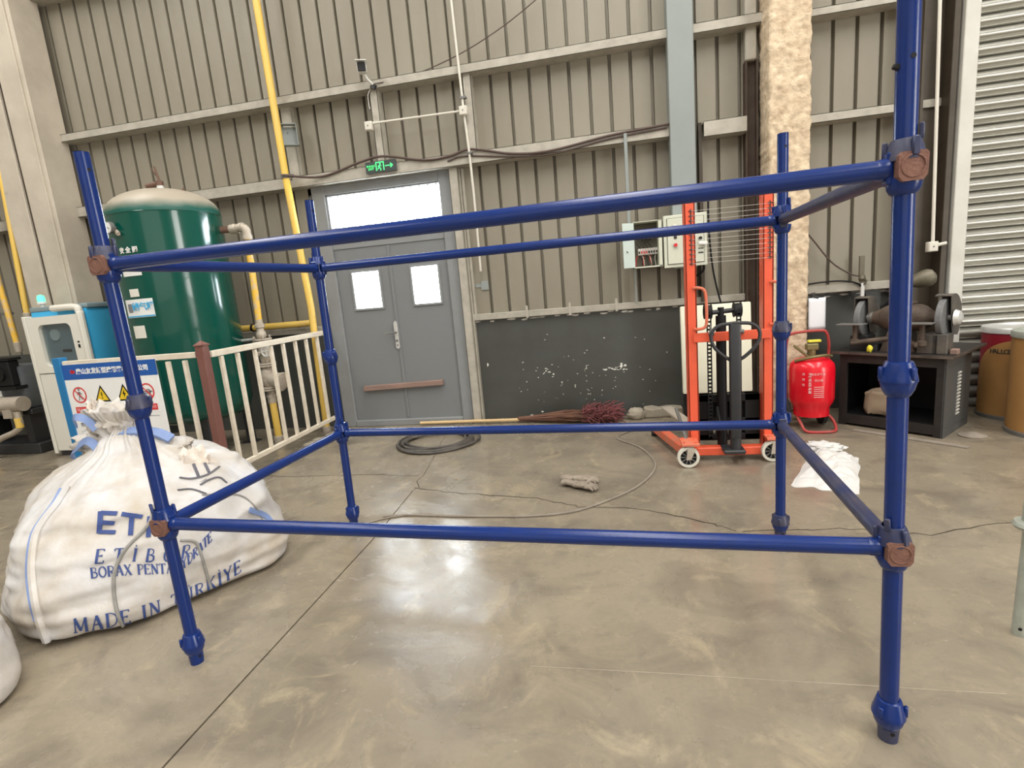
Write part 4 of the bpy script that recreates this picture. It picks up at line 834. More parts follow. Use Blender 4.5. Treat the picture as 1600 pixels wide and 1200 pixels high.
for k, s in enumerate(('1. 开机前检查各部位是否正常，', '确认无误后方可启动。', '2. 运行中注意观察压力表读数，', '发现异常立即停机检查。', '3. 每班排放储气罐内积水。', '4. 安全阀定期校验，严禁超压。')):
    stext(s, SX0 + 0.075, 0.488 - 0.045 * k, 0.024, M['signgrey'], 'LEFT')

sg.location += Vector((0.165, -0.17, 0.045))

# ------------------------------------------------------------------ compressor cabinet and the machine beside it
cp = thing('air_compressor', 'white and blue compressor cabinet with a dark front window, left of the green tank', 'compressor', (-4.2, -0.65, 0))
b = NB(); bx(b, -4.55, -3.83, -0.80, -0.44, 0.05, 1.585, 0.012, 2); obj('blue_casing', b, M['cyan'], cp, label='blue side casing')
b = NB(); bx(b, -4.56, -3.80, -0.80, -0.43, 1.585, 1.635, 0.012, 2); obj('lid', b, M['teal'], cp)
b = NB(); Rw = rrect(-4.42, -4.00, 1.00, 1.445, 0.06, 5)
def plate_hole(b, x0, x1, z0, z1, hole, y0, y1):
    """a flat plate with a rounded hole, outline walked in step with the hole"""
    n = len(hole); out = []
    cx, cz = (x0 + x1) / 2, (z0 + z1) / 2
    for p in hole:
        dx, dz = p[0] - sum(q[0] for q in hole) / n, p[1] - sum(q[1] for q in hole) / n
        out.append((x1 if dx > 0 else x0, z1 if dz > 0 else z0))
    f0 = [b.verts.new((p[0], y0, p[1])) for p in hole]; f1 = [b.verts.new((p[0], y1, p[1])) for p in hole]
    cs = {c: (b.verts.new((c[0], y0, c[1])), b.verts.new((c[0], y1, c[1]))) for c in {(x0, z0), (x1, z0), (x0, z1), (x1, z1)}}
    for i in range(n):
        j = (i + 1) % n; a, c = cs[out[i]], cs[out[j]]
        b.faces.new((f0[i], f0[j], f1[j], f1[i]))
        if a is c:
            b.faces.new((f0[i], f0[j], a[0])); b.faces.new((f1[j], f1[i], a[1]))
        else:
            b.faces.new((f0[i], f0[j], c[0], a[0])); b.faces.new((f1[j], f1[i], a[1], c[1])); b.faces.new((a[0], c[0], c[1], a[1]))
    bmesh.ops.recalc_face_normals(b, faces=b.faces[:])
plate_hole(b, -4.55, -3.88, 0.93, 1.53, Rw, -0.865, -0.80); obj('window_door', b, M['cream'], cp)
b = NB(); bx(b, -4.44, -3.98, -0.83, -0.822, 0.98, 1.47); obj('window', b, M['dimglass'], cp)
b = NB(); bx(b, -4.45, -3.97, -0.806, -0.801, 0.97, 1.48); bi = obj('instrument_panel', b, M['instr'], cp)
b = NB(); lathe(b, [(0.06, 0), (0.06, 0.015), (0.001, 0.016)], (-4.28, -0.806, 1.33), (0, -1, 0), 24); obj('dial', b, M['white'], bi)
b = NB(); bx(b, -4.23, -4.12, -0.812, -0.806, 1.14, 1.17); obj('latch', b, M['black'], bi)
b = NB(); bx(b, -4.55, -3.88, -0.86, -0.80, 0.06, 0.92, 0.004); obj('lower_panel', b, M['cream'], cp)
b = NB(); bx(b, -4.60, -4.555, -0.87, -0.42, 0.03, 1.545, 0.006); obj('corner_trim', b, M['cream'], cp)
b = NB(); tube(b, catmull([(-3.855, -0.85, 0.30), (-3.855, -0.85, 1.40), (-3.865, -0.845, 1.55), (-3.92, -0.84, 1.60), (-4.20, -0.84, 1.605)], 6), 0.035, 10); obj('rounded_edge', b, M['cream'], cp)
b = NB(); bx(b, -3.945, -3.925, -0.872, -0.864, 1.18, 1.215); bx(b, -3.945, -3.925, -0.872, -0.864, 1.235, 1.25); obj('door_latch', b, M['black'], cp)
b = NB(); bx(b, -4.54, -3.85, -0.84, -0.46, 0.0, 0.05); obj('plinth', b, M['charcoal'], cp)
bc = thing('beacon_lamp', 'glowing green beacon lamp on top of the white compressor cabinet', 'lamp', (-4.52, -0.68, 1.635))
b = NB(); cyl(b, (-4.52, -0.68, 1.635), (-4.52, -0.68, 1.68), 0.022); obj('lamp_stem', b, M['white'], bc)
b = NB(); lathe(b, [(0.045, 0), (0.045, 0.02), (0.03, 0.025)], (-4.52, -0.68, 1.67), n=20); obj('lamp_base', b, M['white'], bc)
b = NB(); lathe(b, [(0.034, 0), (0.036, 0.04), (0.028, 0.065), (0.005, 0.075)], (-4.52, -0.68, 1.695), n=20); obj('lamp_lens', b, M['beacon'], bc)

mc = thing('pump_machine', 'dark blue grey machine with pipes and motor, left of the white cabinet', 'machine', (-5.4, -0.6, 0))
b = NB(); bx(b, -6.1, -4.95, -0.75, -0.30, 0.0, 0.12, 0.01); bx(b, -5.95, -5.85, -0.70, -0.35, 0.12, 0.50); bx(b, -5.15, -5.05, -0.70, -0.35, 0.12, 0.50); bx(b, -6.05, -4.98, -0.72, -0.34, 0.46, 0.52, 0.006); obj('base_frame', b, M['charcoal'], mc)
b = NB(); bx(b, -6.0, -5.02, -0.70, -0.34, 0.52, 1.02, 0.03, 2); obj('machine_body', b, M['machine'], mc)
b = NB(); cyl(b, (-5.95, -0.62, 0.92), (-5.33, -0.62, 0.92), 0.135, n=28); cyl(b, (-5.33, -0.62, 0.92), (-5.29, -0.62, 0.92), 0.15, n=28); obj('cylinder', b, M['greysteel'], mc)
b = NB(); bx(b, -5.30, -5.06, -0.78, -0.66, 0.80, 1.09, 0.012); bx(b, -5.33, -5.02, -0.79, -0.66, 1.09, 1.12); bx(b, -5.33, -5.02, -0.79, -0.66, 0.76, 0.80); cyl(b, (-5.2, -0.78, 0.94), (-5.2, -0.80, 0.94), 0.07); obj('control_head', b, M['black'], mc)
b = NB(); bx(b, -5.37, -5.34, -0.76, -0.72, 1.08, 1.36, 0.006); obj('lever', b, M['black'], mc)
b = NB(); bx(b, -5.46, -5.36, -0.705, -0.70, 0.66, 0.77); obj('rating_plate', b, M['white'], mc)
b = NB(); cyl(b, (-5.30, -0.80, 0.60), (-4.98, -0.78, 0.60), 0.085, n=24); lathe(b, [(0.095, 0), (0.095, 0.05)], (-5.32, -0.80, 0.60), (1, 0, 0), 24); bx(b, -5.2, -5.08, -0.86, -0.74, 0.45, 0.55); obj('motor', b, M['fitting'], mc)
b = NB(); tube(b, catmull([(-5.02, -0.84, 0.52), (-5.02, -0.84, 0.36), (-5.10, -0.86, 0.29), (-5.30, -0.88, 0.22), (-5.60, -0.90, 0.06)], 6), 0.032, 10); obj('bent_pipe', b, M['fitting'], mc)
b = NB(); cyl(b, (-5.02, -0.845, 0.45), (-5.02, -0.845, 0.34), 0.036); cyl(b, (-5.36, -0.886, 0.19), (-5.50, -0.893, 0.115), 0.037); obj('yellow_section', b, M['yellow'], mc)
for lab, pts in (('thin yellow pipe beside the cream column, at the far left edge', [(-4.95, -0.40, 5.2), (-4.99, -0.40, 3.3), (-5.12, -0.40, 1.75), (-5.13, -0.40, 1.55)]), ('worn pale yellow pipe ending above the dark machine at the left edge', [(-5.40, -0.40, 3.2), (-5.42, -0.40, 2.0), (-5.38, -0.40, 1.22)])):
    t = thing('gas_pipe', lab, 'pipe', (pts[-1][0], -0.40, pts[-1][2])); b = NB(); tube(b, pts, 0.030, 12); obj('pipe', b, M['yellow' if 'beside' in lab else 'yellowworn'], t)
    b = NB(); lathe(b, [(0.034, -0.06), (0.038, -0.02), (0.038, 0.05), (0.031, 0.055)], pts[-1], n=12); obj('pipe_end', b, M['fitting'], t)
    b = NB(); z = pts[1][2] - 0.4; bx(b, pts[1][0] - 0.06, pts[1][0] + 0.04, -0.42, -0.35, z, z + 0.03); obj('pipe_bracket', b, M['greysteel'], t)

# ------------------------------------------------------------------ orange hand stacker
st = thing('hand_stacker', 'orange manual stacker truck with black pump column and white castors, beside the electric boxes', 'stacker', (2.38, -1.3, 0))
UL, UR, MY0, MY1, MT = (2.092, 2.165), (2.612, 2.682), -1.40, -1.30, 1.89
for x0, x1 in (UL, UR):
    b = NB(); bx(b, x0, x1, MY0, MY0 + 0.008, 0.09, MT, 0.002); bx(b, x0, x0 + 0.008, MY0, MY1, 0.09, MT); bx(b, x1 - 0.008, x1, MY0, MY1, 0.09, MT); bx(b, x0, x1, MY0, MY1, MT, MT + 0.006)
    up = obj('mast_upright', b, M['orange'], st)
    xm = x0 + 0.045; b = NB(); cyl(b, (xm, MY0 - 0.004, 1.455), (xm, MY0 - 0.004, 1.845), 0.0035, n=6); obj('hook_strip', b, M['charcoal'], up)
    hk = None
    for k in range(12):
        b = NB(); bx(b, xm - 0.016, xm + 0.018, MY0 - 0.006, MY0 - 0.001, 1.465 + 0.033 * k, 1.470 + 0.033 * k)
        obj('wire_hook', b, M['charcoal'], up, smooth=0)
for k in range(12):
    z = 1.467 + 0.033 * k; b = NB(); cyl(b, (UL[0] + 0.045, MY0 - 0.006, z), (UR[0] + 0.045, MY0 - 0.006, z - 0.004), 0.0012, n=5); obj('guard_wire', b, M['steel'], st)
for x in (UL[1] - 0.02, UR[1] - 0.02):
    b = NB(); tube(b, catmull([(x, MY0 - 0.005, 1.292), (x + 0.02, MY0 - 0.03, 1.296), (x + 0.062, MY0 - 0.035, 1.28), (x + 0.078, MY0 - 0.035, 1.22), (x + 0.080, MY0 - 0.035, 1.06), (x + 0.066, MY0 - 0.035, 1.01), (x + 0.02, MY0 - 0.03, 0.998), (x, MY0 - 0.005, 1.0)], 5), 0.011, 10); obj('grab_handle', b, M['orangeworn'], st)
b = NB(); bx(b, UL[1] - 0.03, UR[0] + 0.05, MY0 - 0.016, MY0 - 0.002, 0.90, 0.968, 0.003); obj('cross_bar', b, M['orange'], st)
b = NB(); bx(b, UL[0], UR[1], MY0 - 0.05, MY0 + 0.03, 0.045, 0.105, 0.005); obj('base_beam', b, M['orange'], st)
for xa, xb in ((UL[0] - 0.04, 1.88), (UR[1] + 0.03, 2.88)):
    b = NB(); p, q = Vector((xa, MY0 - 0.02, 0.085)), Vector((xb, -0.70, 0.075)); d = (q - p).normalized(); R = Matrix((d, Vector((0, 0, 1)).cross(d), Vector((0, 0, 1)))).transposed()
    box(b, (p + q) / 2, ((q - p).length, 0.07, 0.07), R, 0.005); lg = obj('outrigger_leg', b, M['orangeworn'], st)
    b = NB(); cyl(b, (xb - 0.03, -0.74, 0.04), (xb + 0.03, -0.74, 0.04), 0.04, n=20); obj('leg_roller', b, M['rubber'], lg)
for cx, cy in ((2.062, -1.57), (2.665, -1.47)):
    b = NB(); bx(b, cx - 0.05, cx + 0.075, cy - 0.03, cy + 0.14, 0.165, 0.185, 0.003)
    for a_, c_ in ((-0.03, 0.0), (0.055, 0.0), (-0.03, 0.11), (0.055, 0.11)): cyl(b, (cx + a_, cy + c_, 0.185), (cx + a_, cy + c_, 0.195), 0.009, n=6)
    cb = obj('castor_plate', b, M['orangeworn'], st)
    b = NB(); cyl(b, (cx + 0.02, cy + 0.04, 0.150), (cx + 0.02, cy + 0.04, 0.165), 0.035)
    for y in (-0.032, 0.028): prism(b, [(cx + 0.045, 0.152), (cx - 0.012, 0.152), (cx - 0.022, 0.065), (cx + 0.012, 0.065)], cy + y, cy + y + 0.005)
    fk = obj('castor_fork', b, M['fitting'], st)
    b = NB(); lathe(b, [(0.058, -0.020), (0.076, -0.020), (0.079, -0.012), (0.079, 0.012), (0.076, 0.020), (0.058, 0.020), (0.058, -0.020)], (cx - 0.005, cy, 0.0795), (0, 1, 0), 36, False); wh = obj('castor_wheel', b, M['wheelw'], st)
    b = NB(); lathe(b, [(0.001, -0.006), (0.060, -0.006), (0.060, 0.006), (0.001, 0.006)], (cx - 0.005, cy, 0.0795), (0, 1, 0), 30, False); obj('wheel_disc', b, M['black'], wh)
    b = NB()
    for k in range(10):
        a = 2 * PI * k / 10; box(b, (cx - 0.005 + 0.038 * math.cos(a), cy, 0.0795 + 0.038 * math.sin(a)), (0.045, 0.026, 0.007), Matrix.Rotation(-a, 3, 'Y'))
    cyl(b, (cx - 0.005, cy - 0.022, 0.0795), (cx - 0.005, cy + 0.022, 0.0795), 0.017); obj('wheel_spokes', b, M['greysteel'], wh, smooth=0)
b = NB()
for x0, x1, z0, z1 in ((UL[1] + 0.005, UR[0] - 0.005, 0.43, 0.485), (UL[1] + 0.005, UR[0] - 0.005, 0.125, 0.175), (UL[1] + 0.005, UL[1] + 0.11, 0.13, 0.485), (UR[0] - 0.11, UR[0] - 0.005, 0.13, 0.485), (UL[1] + 0.15, UL[1] + 0.215, 0.13, 0.485), (UR[0] - 0.22, UR[0] - 0.155, 0.13, 0.485), (UL[1] + 0.005, UR[0] - 0.005, 0.24, 0.30)): bx(b, x0, x1, -1.33, -1.29, z0, z1, 0.004)
bx(b, UL[1], UR[0], -1.29, -1.25, 0.30, 0.42); obj('fork_carriage', b, M['black'], st)
for x in (2.21, 2.52):
    b = NB(); bx(b, x - 0.05, x + 0.05, -1.26, -1.225, 0.12, 0.40); prism(b, [(-0.05, 0), (0.05, 0), (0.035, 0.03), (-0.035, 0.03)], 0, 0.0001) if False else None
    box(b, (x - 0.10 if x < 2.4 else x, -0.80 if x < 2.4 else -0.94, 0.16), (0.10, 0.88 if x < 2.4 else 0.60, 0.028), Matrix.Rotation(math.radians(12 if x < 2.4 else 0), 3, 'Z'), 0.006); obj('fork', b, M['fitting'] if x < 2.4 else M['black'], st)
b = NB(); cyl(b, (2.335, -1.36, 0.09), (2.335, -1.36, 1.08), 0.036, n=24); cyl(b, (2.335, -1.36, 0.95), (2.335, -1.36, 1.14), 0.022); obj('hydraulic_ram', b, M['black'], st)
b = NB(); cyl(b, (2.225, -1.36, 1.105), (2.46, -1.36, 1.115), 0.017); obj('chain_yoke', b, M['charcoal'], st)
for x in (2.245, 2.448):
    b = NB(); lathe(b, [(0.022, -0.026), (0.054, -0.026), (0.048, -0.014), (0.048, 0.014), (0.054, 0.026), (0.022, 0.026), (0.022, -0.026)], (x, -1.36, 1.115), (1, 0, 0), 24, False); cyl(b, (x - 0.01, -1.36, 1.115), (x + 0.01, -1.36, 1.115), 0.03); obj('chain_pulley', b, M['black'], st)
    b = NB(); z = 1.10
    while z > 0.17:
        box(b, (x - 0.013, -1.405, z), (0.007, 0.015, 0.031)); box(b, (x + 0.013, -1.405, z), (0.007, 0.015, 0.031)); box(b, (x, -1.405, z + 0.002), (0.026, 0.012, 0.013)); z -= 0.0285
    obj('lift_chain', b, M['black'], st, smooth=0, kind='stuff')
    b = NB(); cyl(b, (x + 0.01, -1.405, 1.02), (x + 0.01, -1.42, 0.965), 0.008); cyl(b, (x - 0.005, -1.425, 0.965), (x + 0.03, -1.425, 0.96), 0.016, n=8); obj('chain_anchor', b, M['greysteel'], st)
b = NB(); bx(b, 2.362, 2.432, -1.545, -1.485, 0.20, 1.03, 0.008, 2); obj('pump_column', b, M['charcoal'], st)
b = NB(); cyl(b, (2.40, -1.50, 0.105), (2.40, -1.50, 0.24), 0.038, n=20); bx(b, 2.31, 2.46, -1.56, -1.40, 0.085, 0.115, 0.008); obj('pump_body', b, M['charcoal'], st)
b = NB(); tube(b, catmull([(2.40, -1.52, 1.035), (2.50, -1.52, 1.025), (2.552, -1.52, 0.985), (2.56, -1.52, 0.925), (2.53, -1.52, 0.86), (2.47, -1.515, 0.80), (2.435, -1.51, 0.775)], 6), 0.0125, 10); tube(b, catmull([(2.40, -1.52, 1.035), (2.30, -1.52, 1.025), (2.248, -1.52, 0.985), (2.24, -1.52, 0.925), (2.268, -1.52, 0.86), (2.33, -1.515, 0.80), (2.365, -1.51, 0.775)], 6), 0.0125, 10); obj('steering_handle', b, M['charcoal'], st)
b = NB(); tube(b, [(2.30, -1.50, 0.28), (2.285, -1.46, 0.42), (2.28, -1.42, 0.17)], 0.008, 8); obj('release_rod', b, M['black'], st)
b = NB(); tube(b, catmull([(2.03, -1.10, 0.33), (2.05, -1.30, 0.24), (2.06, -1.46, 0.17)], 5), 0.014, 8); obj('brace_rod', b, M['greysteel'], st)

# ------------------------------------------------------------------ electric boxes on the wall
e1 = thing('breaker_box', 'open pale electric box with rows of white breakers on the corrugated wall', 'electric box', (1.90, -0.17, 1.49))
b = NB(); y0, y1 = -0.30, -0.05; x0, x1, z0, z1 = 1.775, 2.035, 1.485, 1.90
bx(b, x0, x1, y1 - 0.004, y1, z0, z1); bx(b, x0, x0 + 0.006, y0, y1, z0, z1); bx(b, x1 - 0.03, x1, y0, y1, z0, z1, 0.003); bx(b, x0, x1, y0, y1, z0, z0 + 0.012); bx(b, x0, x1, y0, y1, z1 - 0.006, z1); obj('case', b, M['box1'], e1)
b = NB(); bx(b, x0 + 0.012, x1 - 0.035, -0.10, -0.06, z0 + 0.02, z1 - 0.01); obj('backing', b, M['boxdark'], e1)
b = NB(); box(b, (1.735, -0.345, 1.69), (0.012, 0.13, 0.40), Matrix.Rotation(math.radians(-52), 3, 'Z'), 0.003); dr = obj('open_door', b, M['box2'], e1)
b = NB(); box(b, (1.715, -0.365, 1.64), (0.03, 0.012, 0.006), Matrix.Rotation(0.5, 3, 'Y')); obj('door_latch', b, M['charcoal'], dr)
rr_ = random.Random(4)
for r_, (zz, n, h) in enumerate(((1.78, 5, 0.06), (1.635, 8, 0.06))):
    w_ = 0.021
    for k in range(n):
        x = (1.825 if r_ else 1.862) + k * 0.0225; b = NB(); bx(b, x, x + w_, -0.165, -0.10, zz - h / 2, zz + h / 2, 0.003); br = obj('breaker', b, M['breaker'], e1)
        b = NB(); bx(b, x + 0.005, x + 0.016, -0.178, -0.165, zz - 0.016, zz + 0.004 ); obj('breaker_toggle', b, M['black'] if rr_.random() < .6 else M['signred'], br)
for k in range(9):
    b = NB(); x = 1.82 + k * 0.021; tube(b, catmull([(x, -0.13, 1.60), (x + rr_.uniform(-.02, .02), -0.16, 1.565), (x + rr_.uniform(-.03, .03), -0.13, 1.505)], 4), 0.004, 6); obj('inner_wire', b, M['signred'] if k % 3 == 0 else M['charcoal'] if k % 3 == 1 else M['cream'], e1)
for k in range(4):
    b = NB(); x = 1.84 + k * 0.035; tube(b, catmull([(x, -0.13, 1.75), (x - 0.03, -0.17, 1.72), (x + 0.01, -0.14, 1.665)], 4), 0.004, 6); obj('inner_wire', b, M['charcoal'], e1)
e2 = thing('control_box', 'closed pale green control box with a red button, behind the orange stacker mast', 'electric box', (2.24, -0.17, 1.46))
b = NB(); bx(b, 2.05, 2.425, -0.30, -0.205, 1.462, 1.925, 0.004); obj('case', b, M['box1'], e2)
b = NB(); bx(b, 2.078, 2.40, -0.304, -0.299, 1.490, 1.90, 0.0); obj('door_gap', b, M['boxdark'], e2)
b = NB(); bx(b, 2.083, 2.395, -0.312, -0.303, 1.495, 1.895, 0.002); d2 = obj('box_door', b, M['box1'], e2)
b = NB(); cyl(b, (2.15, -0.312, 1.66), (2.15, -0.335, 1.66), 0.016); obj('red_button', b, M['signred'], d2)
b = NB(); lathe(b, [(0.021, 0), (0.021, 0.006), (0.016, 0.006)], (2.15, -0.312, 1.66), (0, -1, 0), 20); obj('button_ring', b, M['steel'], d2)
b = NB(); bx(b, 2.135, 2.165, -0.325, -0.312, 1.80, 1.84, 0.004); obj('toggle_switch', b, M['steel'], d2)
b = NB(); bx(b, 2.137, 2.163, -0.322, -0.312, 1.715, 1.75, 0.004); obj('toggle_switch', b, M['charcoal'], d2)
b = NB(); cyl(b, (2.365, -0.312, 1.70), (2.365, -0.33, 1.70), 0.015); obj('black_button', b, M['black'], d2)
b = NB(); box(b, (2.385, -0.335, 1.655), (0.075, 0.03, 0.032), Matrix.Rotation(0.1, 3, 'Y'), 0.008, 2); obj('white_knob', b, M['white'], d2)
for z in (1.61, 1.575):
    b = NB(); bx(b, 2.345, 2.39, -0.314, -0.311, z - 0.006, z + 0.006); obj('label_plate', b, M['charcoal'], d2)
def cable(name, label, pts, r, m, cat='cable', n=7, k=6):
    o = NB(); tube(o, catmull(pts, k), r, n); o = obj(name, o, m, smooth=60); return tagp(o, label, cat)
cable('power_cable', 'thin black cable dropping down the wall behind the orange stacker', [(2.47, -0.13, 2.2), (2.47, -0.13, 1.80), (2.50, -0.13, 1.42), (2.56, -0.14, 1.12), (2.60, -0.18, 1.0)], 0.009, M['black'])
cable('power_cable', 'short black cable looping out under the closed control box', [(2.40, -0.25, 1.47), (2.40, -0.24, 1.42), (2.36, -0.20, 1.38), (2.32, -0.12, 1.37)], 0.011, M['black'])
cable('power_cable', 'dark brown cable sagging along the wall girt above the grey door', [(-1.655, -0.30, 2.725), (-1.3, -0.17, 2.693), (-0.864, -0.175, 2.775), (-0.6, -0.18, 2.80), (-0.192, -0.165, 2.715), (0.072, -0.165, 2.717), (0.30, -0.17, 2.752), (0.70, -0.17, 2.66), (1.065, -0.17, 2.64), (1.60, -0.17, 2.70), (2.0, -0.17, 2.722), (2.14, -0.17, 2.73)], 0.012, M['wirebrown'])
cable('power_cable', 'second brown cable hugging the sagging cable above the wall girt', [(0.05, -0.16, 2.675), (0.24, -0.16, 2.70), (0.72, -0.16, 2.632), (1.10, -0.16, 2.612), (1.62, -0.16, 2.674), (2.12, -0.16, 2.702)], 0.008, M['wirebrown'])
cable('thin_wire', 'thin dark wire rising diagonally across the upper wall from the camera', [(-0.60, -0.17, 3.47), (-0.30, -0.10, 3.50), (0.17, -0.10, 3.60), (0.55, -0.10, 3.73), (0.93, -0.10, 3.91), (1.6, -0.10, 4.3)], 0.005, M['wirebrown'], 'wire')
cable('thin_wire', 'brown wire sagging from the beige column to a hook bracket', [(3.26, -0.10, 1.74), (3.364, -0.10, 1.60), (3.526, -0.10, 1.385), (3.68, -0.10, 1.27), (3.765, -0.10, 1.24)], 0.007, M['wirebrown'], 'wire')
cable('thin_wire', 'dark wire lying along the top edge of the wall behind the paper', [(3.26, -0.115, 1.20), (3.45, -0.115, 1.215), (3.62, -0.115, 1.21), (3.75, -0.115, 1.17), (3.80, -0.10, 1.08), (3.84, -0.06, 1.0)], 0.008, M['black'], 'wire')
t = thing('hook_bracket', 'small bronze hook bracket with a white tag above the bench grinder', 'bracket', (3.775, -0.10, 1.1))
b = NB(); bx(b, 3.762, 3.79, -0.125, -0.10, 1.06, 1.18, 0.003); obj('white_tag', b, M['white'], t)
b = NB(); bx(b, 3.75, 3.79, -0.11, -0.09, 1.24, 1.42); lathe(b, [(0.02, -0.03), (0.03, 0), (0.02, 0.03)], (3.772, -0.11, 1.22), n=12); tube(b, [(3.77, -0.11, 1.24), (3.80, -0.13, 1.20), (3.785, -0.125, 1.165)], 0.01, 8); obj('hook', b, M['bell'], t)

# ------------------------------------------------------------------ camera, conduits, junction boxes, bracket, exit sign
t = thing('security_camera', 'white security camera with dark lens on a swivel arm above the wall girt', 'camera', (-0.62, -0.16, 3.45))
Rc = Matrix.Rotation(math.radians(22), 3, 'Z') @ Matrix.Rotation(math.radians(14), 3, 'X')
b = NB(); box(b, (-0.66, -0.29, 3.575), (0.085, 0.20, 0.085), Rc, 0.012, 2); obj('camera_housing', b, M['white'], t)
b = NB(); box(b, Vector((-0.66, -0.29, 3.575)) + Rc @ Vector((0, -0.101, 0)), (0.074, 0.006, 0.074), Rc, 0.006); obj('lens_face', b, M['charcoal'], t)
b = NB(); box(b, Vector((-0.66, -0.29, 3.575)) + Rc @ Vector((0, -0.03, 0.05)), (0.10, 0.24, 0.008), Rc, 0.003); obj('sun_shield', b, M['white'], t)
b = NB(); tube(b, [(-0.655, -0.27, 3.53), (-0.64, -0.24, 3.49), (-0.62, -0.18, 3.465)], 0.013, 10); obj('swivel_arm', b, M['white'], t)
b = NB(); box(b, (-0.62, -0.165, 3.45), (0.05, 0.035, 0.05), Matrix.Rotation(0.6, 3, 'Y'), 0.004); obj('mount', b, M['charcoal'], t)
cable('thin_wire', 'short white wire hanging from the security camera mount', [(-0.655, -0.14, 3.45), (-0.70, -0.13, 3.40), (-0.71, -0.12, 3.32), (-0.705, -0.12, 3.27)], 0.004, M['white'], 'wire')
def jbox(label, x, z, y=-0.19, s=0.075):
    t = thing('junction_box', label, 'junction box', (x, y + 0.03, z)); b = NB(); box(b, (x, y, z), (s, 0.05, s * 1.1), None, 0.005, 2); bd = obj('box_body', b, M['conduit'], t)
    b = NB(); box(b, (x, y - 0.027, z), (s * 0.86, 0.006, s * 0.95), None, 0.002); obj('box_cover', b, M['conduit'], t)
    b = NB(); cyl(b, (x, y - 0.03, z), (x, y - 0.033, z), 0.007, n=10); obj('cover_screw', b, M['greysteel'], t); return t
jbox('small pale junction box left of the post under the camera', -0.705, 3.09); jbox('small pale junction box where the white conduits meet on the wall', 0.265, 3.095); jbox('small white junction box low on the dark column by the shutter', 4.215, 1.445, -0.30)
t = thing('conduit', 'thin level white conduit joining two junction boxes on the wall', 'conduit', (-0.2, -0.18, 3.1)); b = NB(); cyl(b, (-0.655, -0.18, 3.115), (0.23, -0.18, 3.10), 0.011, n=12); obj('conduit_tube', b, M['conduit'], t); b = NB(); cyl(b, (-0.662, -0.18, 3.115), (-0.62, -0.18, 3.1145), 0.015, n=12); obj('conduit_adapter', b, M['conduit'], t)
t = thing('conduit', 'thin upright white conduit running down the wall right of the door', 'conduit', (0.27, -0.18, 2.2)); b = NB(); tube(b, [(0.235, -0.18, 6.0), (0.245, -0.18, 4.06), (0.257, -0.18, 3.46), (0.265, -0.18, 3.10), (0.28, -0.18, 2.74), (0.285, -0.17, 2.36), (0.26, -0.08, 1.6)], 0.012, 12); obj('conduit_tube', b, M['conduit'], t)
b = NB(); bx(b, 0.245, 0.30, -0.20, -0.15, 3.205, 3.225); obj('conduit_clip', b, M['greysteel'], t); b = NB(); bx(b, 0.26, 0.31, -0.20, -0.155, 2.71, 2.725); obj('conduit_clip', b, M['greysteel'], t)
t = thing('conduit', 'thin white conduit running down the dark column beside the shutter', 'conduit', (4.22, -0.32, 1.48)); b = NB(); tube(b, [(4.13, -0.31, 6.0), (4.17, -0.31, 3.35), (4.215, -0.31, 1.48)], 0.013, 12); obj('conduit_tube', b, M['conduit'], t)
b = NB(); cyl(b, (4.25, -0.30, 1.455), (4.32, -0.30, 1.465), 0.014, n=10); obj('conduit_stub', b, M['conduit'], t)
t = thing('conduit', 'flat pale cable duct dropping from the girt to the open electric box', 'conduit', (1.755, -0.16, 1.2)); b = NB(); bx(b, 1.738, 1.768, -0.18, -0.155, 1.90, 2.70, 0.002); obj('upper_duct', b, M['colgrey'], t); b = NB(); bx(b, 1.785, 1.80, -0.10, -0.06, 1.16, 1.48); obj('lower_duct', b, M['colgrey'], t)
t = thing('wall_bracket', 'blue grey open channel bracket beside the tall yellow pipe', 'bracket', (-1.62, -0.10, 3.0))
b = NB(); Rb = Matrix.Rotation(math.radians(25), 3, 'Z'); cB = Vector((-1.60, -0.14, 3.13))
box(b, cB, (0.15, 0.006, 0.17), Rb); box(b, cB + Rb @ Vector((0.075, -0.035, 0)), (0.006, 0.07, 0.20), Rb); box(b, cB + Rb @ Vector((0, -0.035, 0.10)), (0.156, 0.07, 0.006), Rb); box(b, cB + Rb @ Vector((0, -0.035, -0.10)), (0.156, 0.07, 0.006), Rb); obj('channel', b, M['colgrey'], t)
b = NB(); cyl(b, cB + Vector((-0.02, 0.0, 0.03)), cB + Vector((-0.025, -0.012, 0.03)), 0.012, n=6); obj('bolt', b, M['greysteel'], t)
t = thing('exit_sign', 'green lit running man exit sign with arrow above the grey door', 'exit sign', (-0.64, -0.16, 2.655))
b = NB(); bx(b, -0.802, -0.478, -0.185, -0.155, 2.655, 2.762, 0.004); obj('sign_case', b, M['exitbody'], t)
ye = -0.1865
b = NB()
for q in ((-0.685, 2.67, -0.685, 2.75), (-0.606, 2.67, -0.606, 2.75), (-0.690, 2.748, -0.601, 2.748)): bar(b, *q, 0.009, ye)
obj('door_symbol', b, M['exitgreen'], t, smooth=0)
b = NB(); lathe(b, [(0.008, 0), (0.0001, 0.0004)], (-0.642, ye, 2.733), (0, -1, 0), 12, False)
for q in ((-0.646, 2.722, -0.655, 2.700, .013), (-0.648, 2.720, -0.628, 2.712, .006), (-0.650, 2.72, -0.668, 2.708, .006), (-0.655, 2.70, -0.636, 2.686, .008), (-0.636, 2.686, -0.642, 2.668, .007), (-0.656, 2.70, -0.672, 2.684, .008)): bar(b, *q, ye)
obj('running_man', b, M['exitgreen'], t, smooth=0)
b = NB(); bar(b, -0.590, 2.708, -0.515, 2.708, 0.008, ye); bar(b, -0.512, 2.7095, -0.535, 2.728, 0.008, ye); bar(b, -0.512, 2.7065, -0.535, 2.688, 0.008, ye); obj('arrow', b, M['exitgreen'], t, smooth=0)
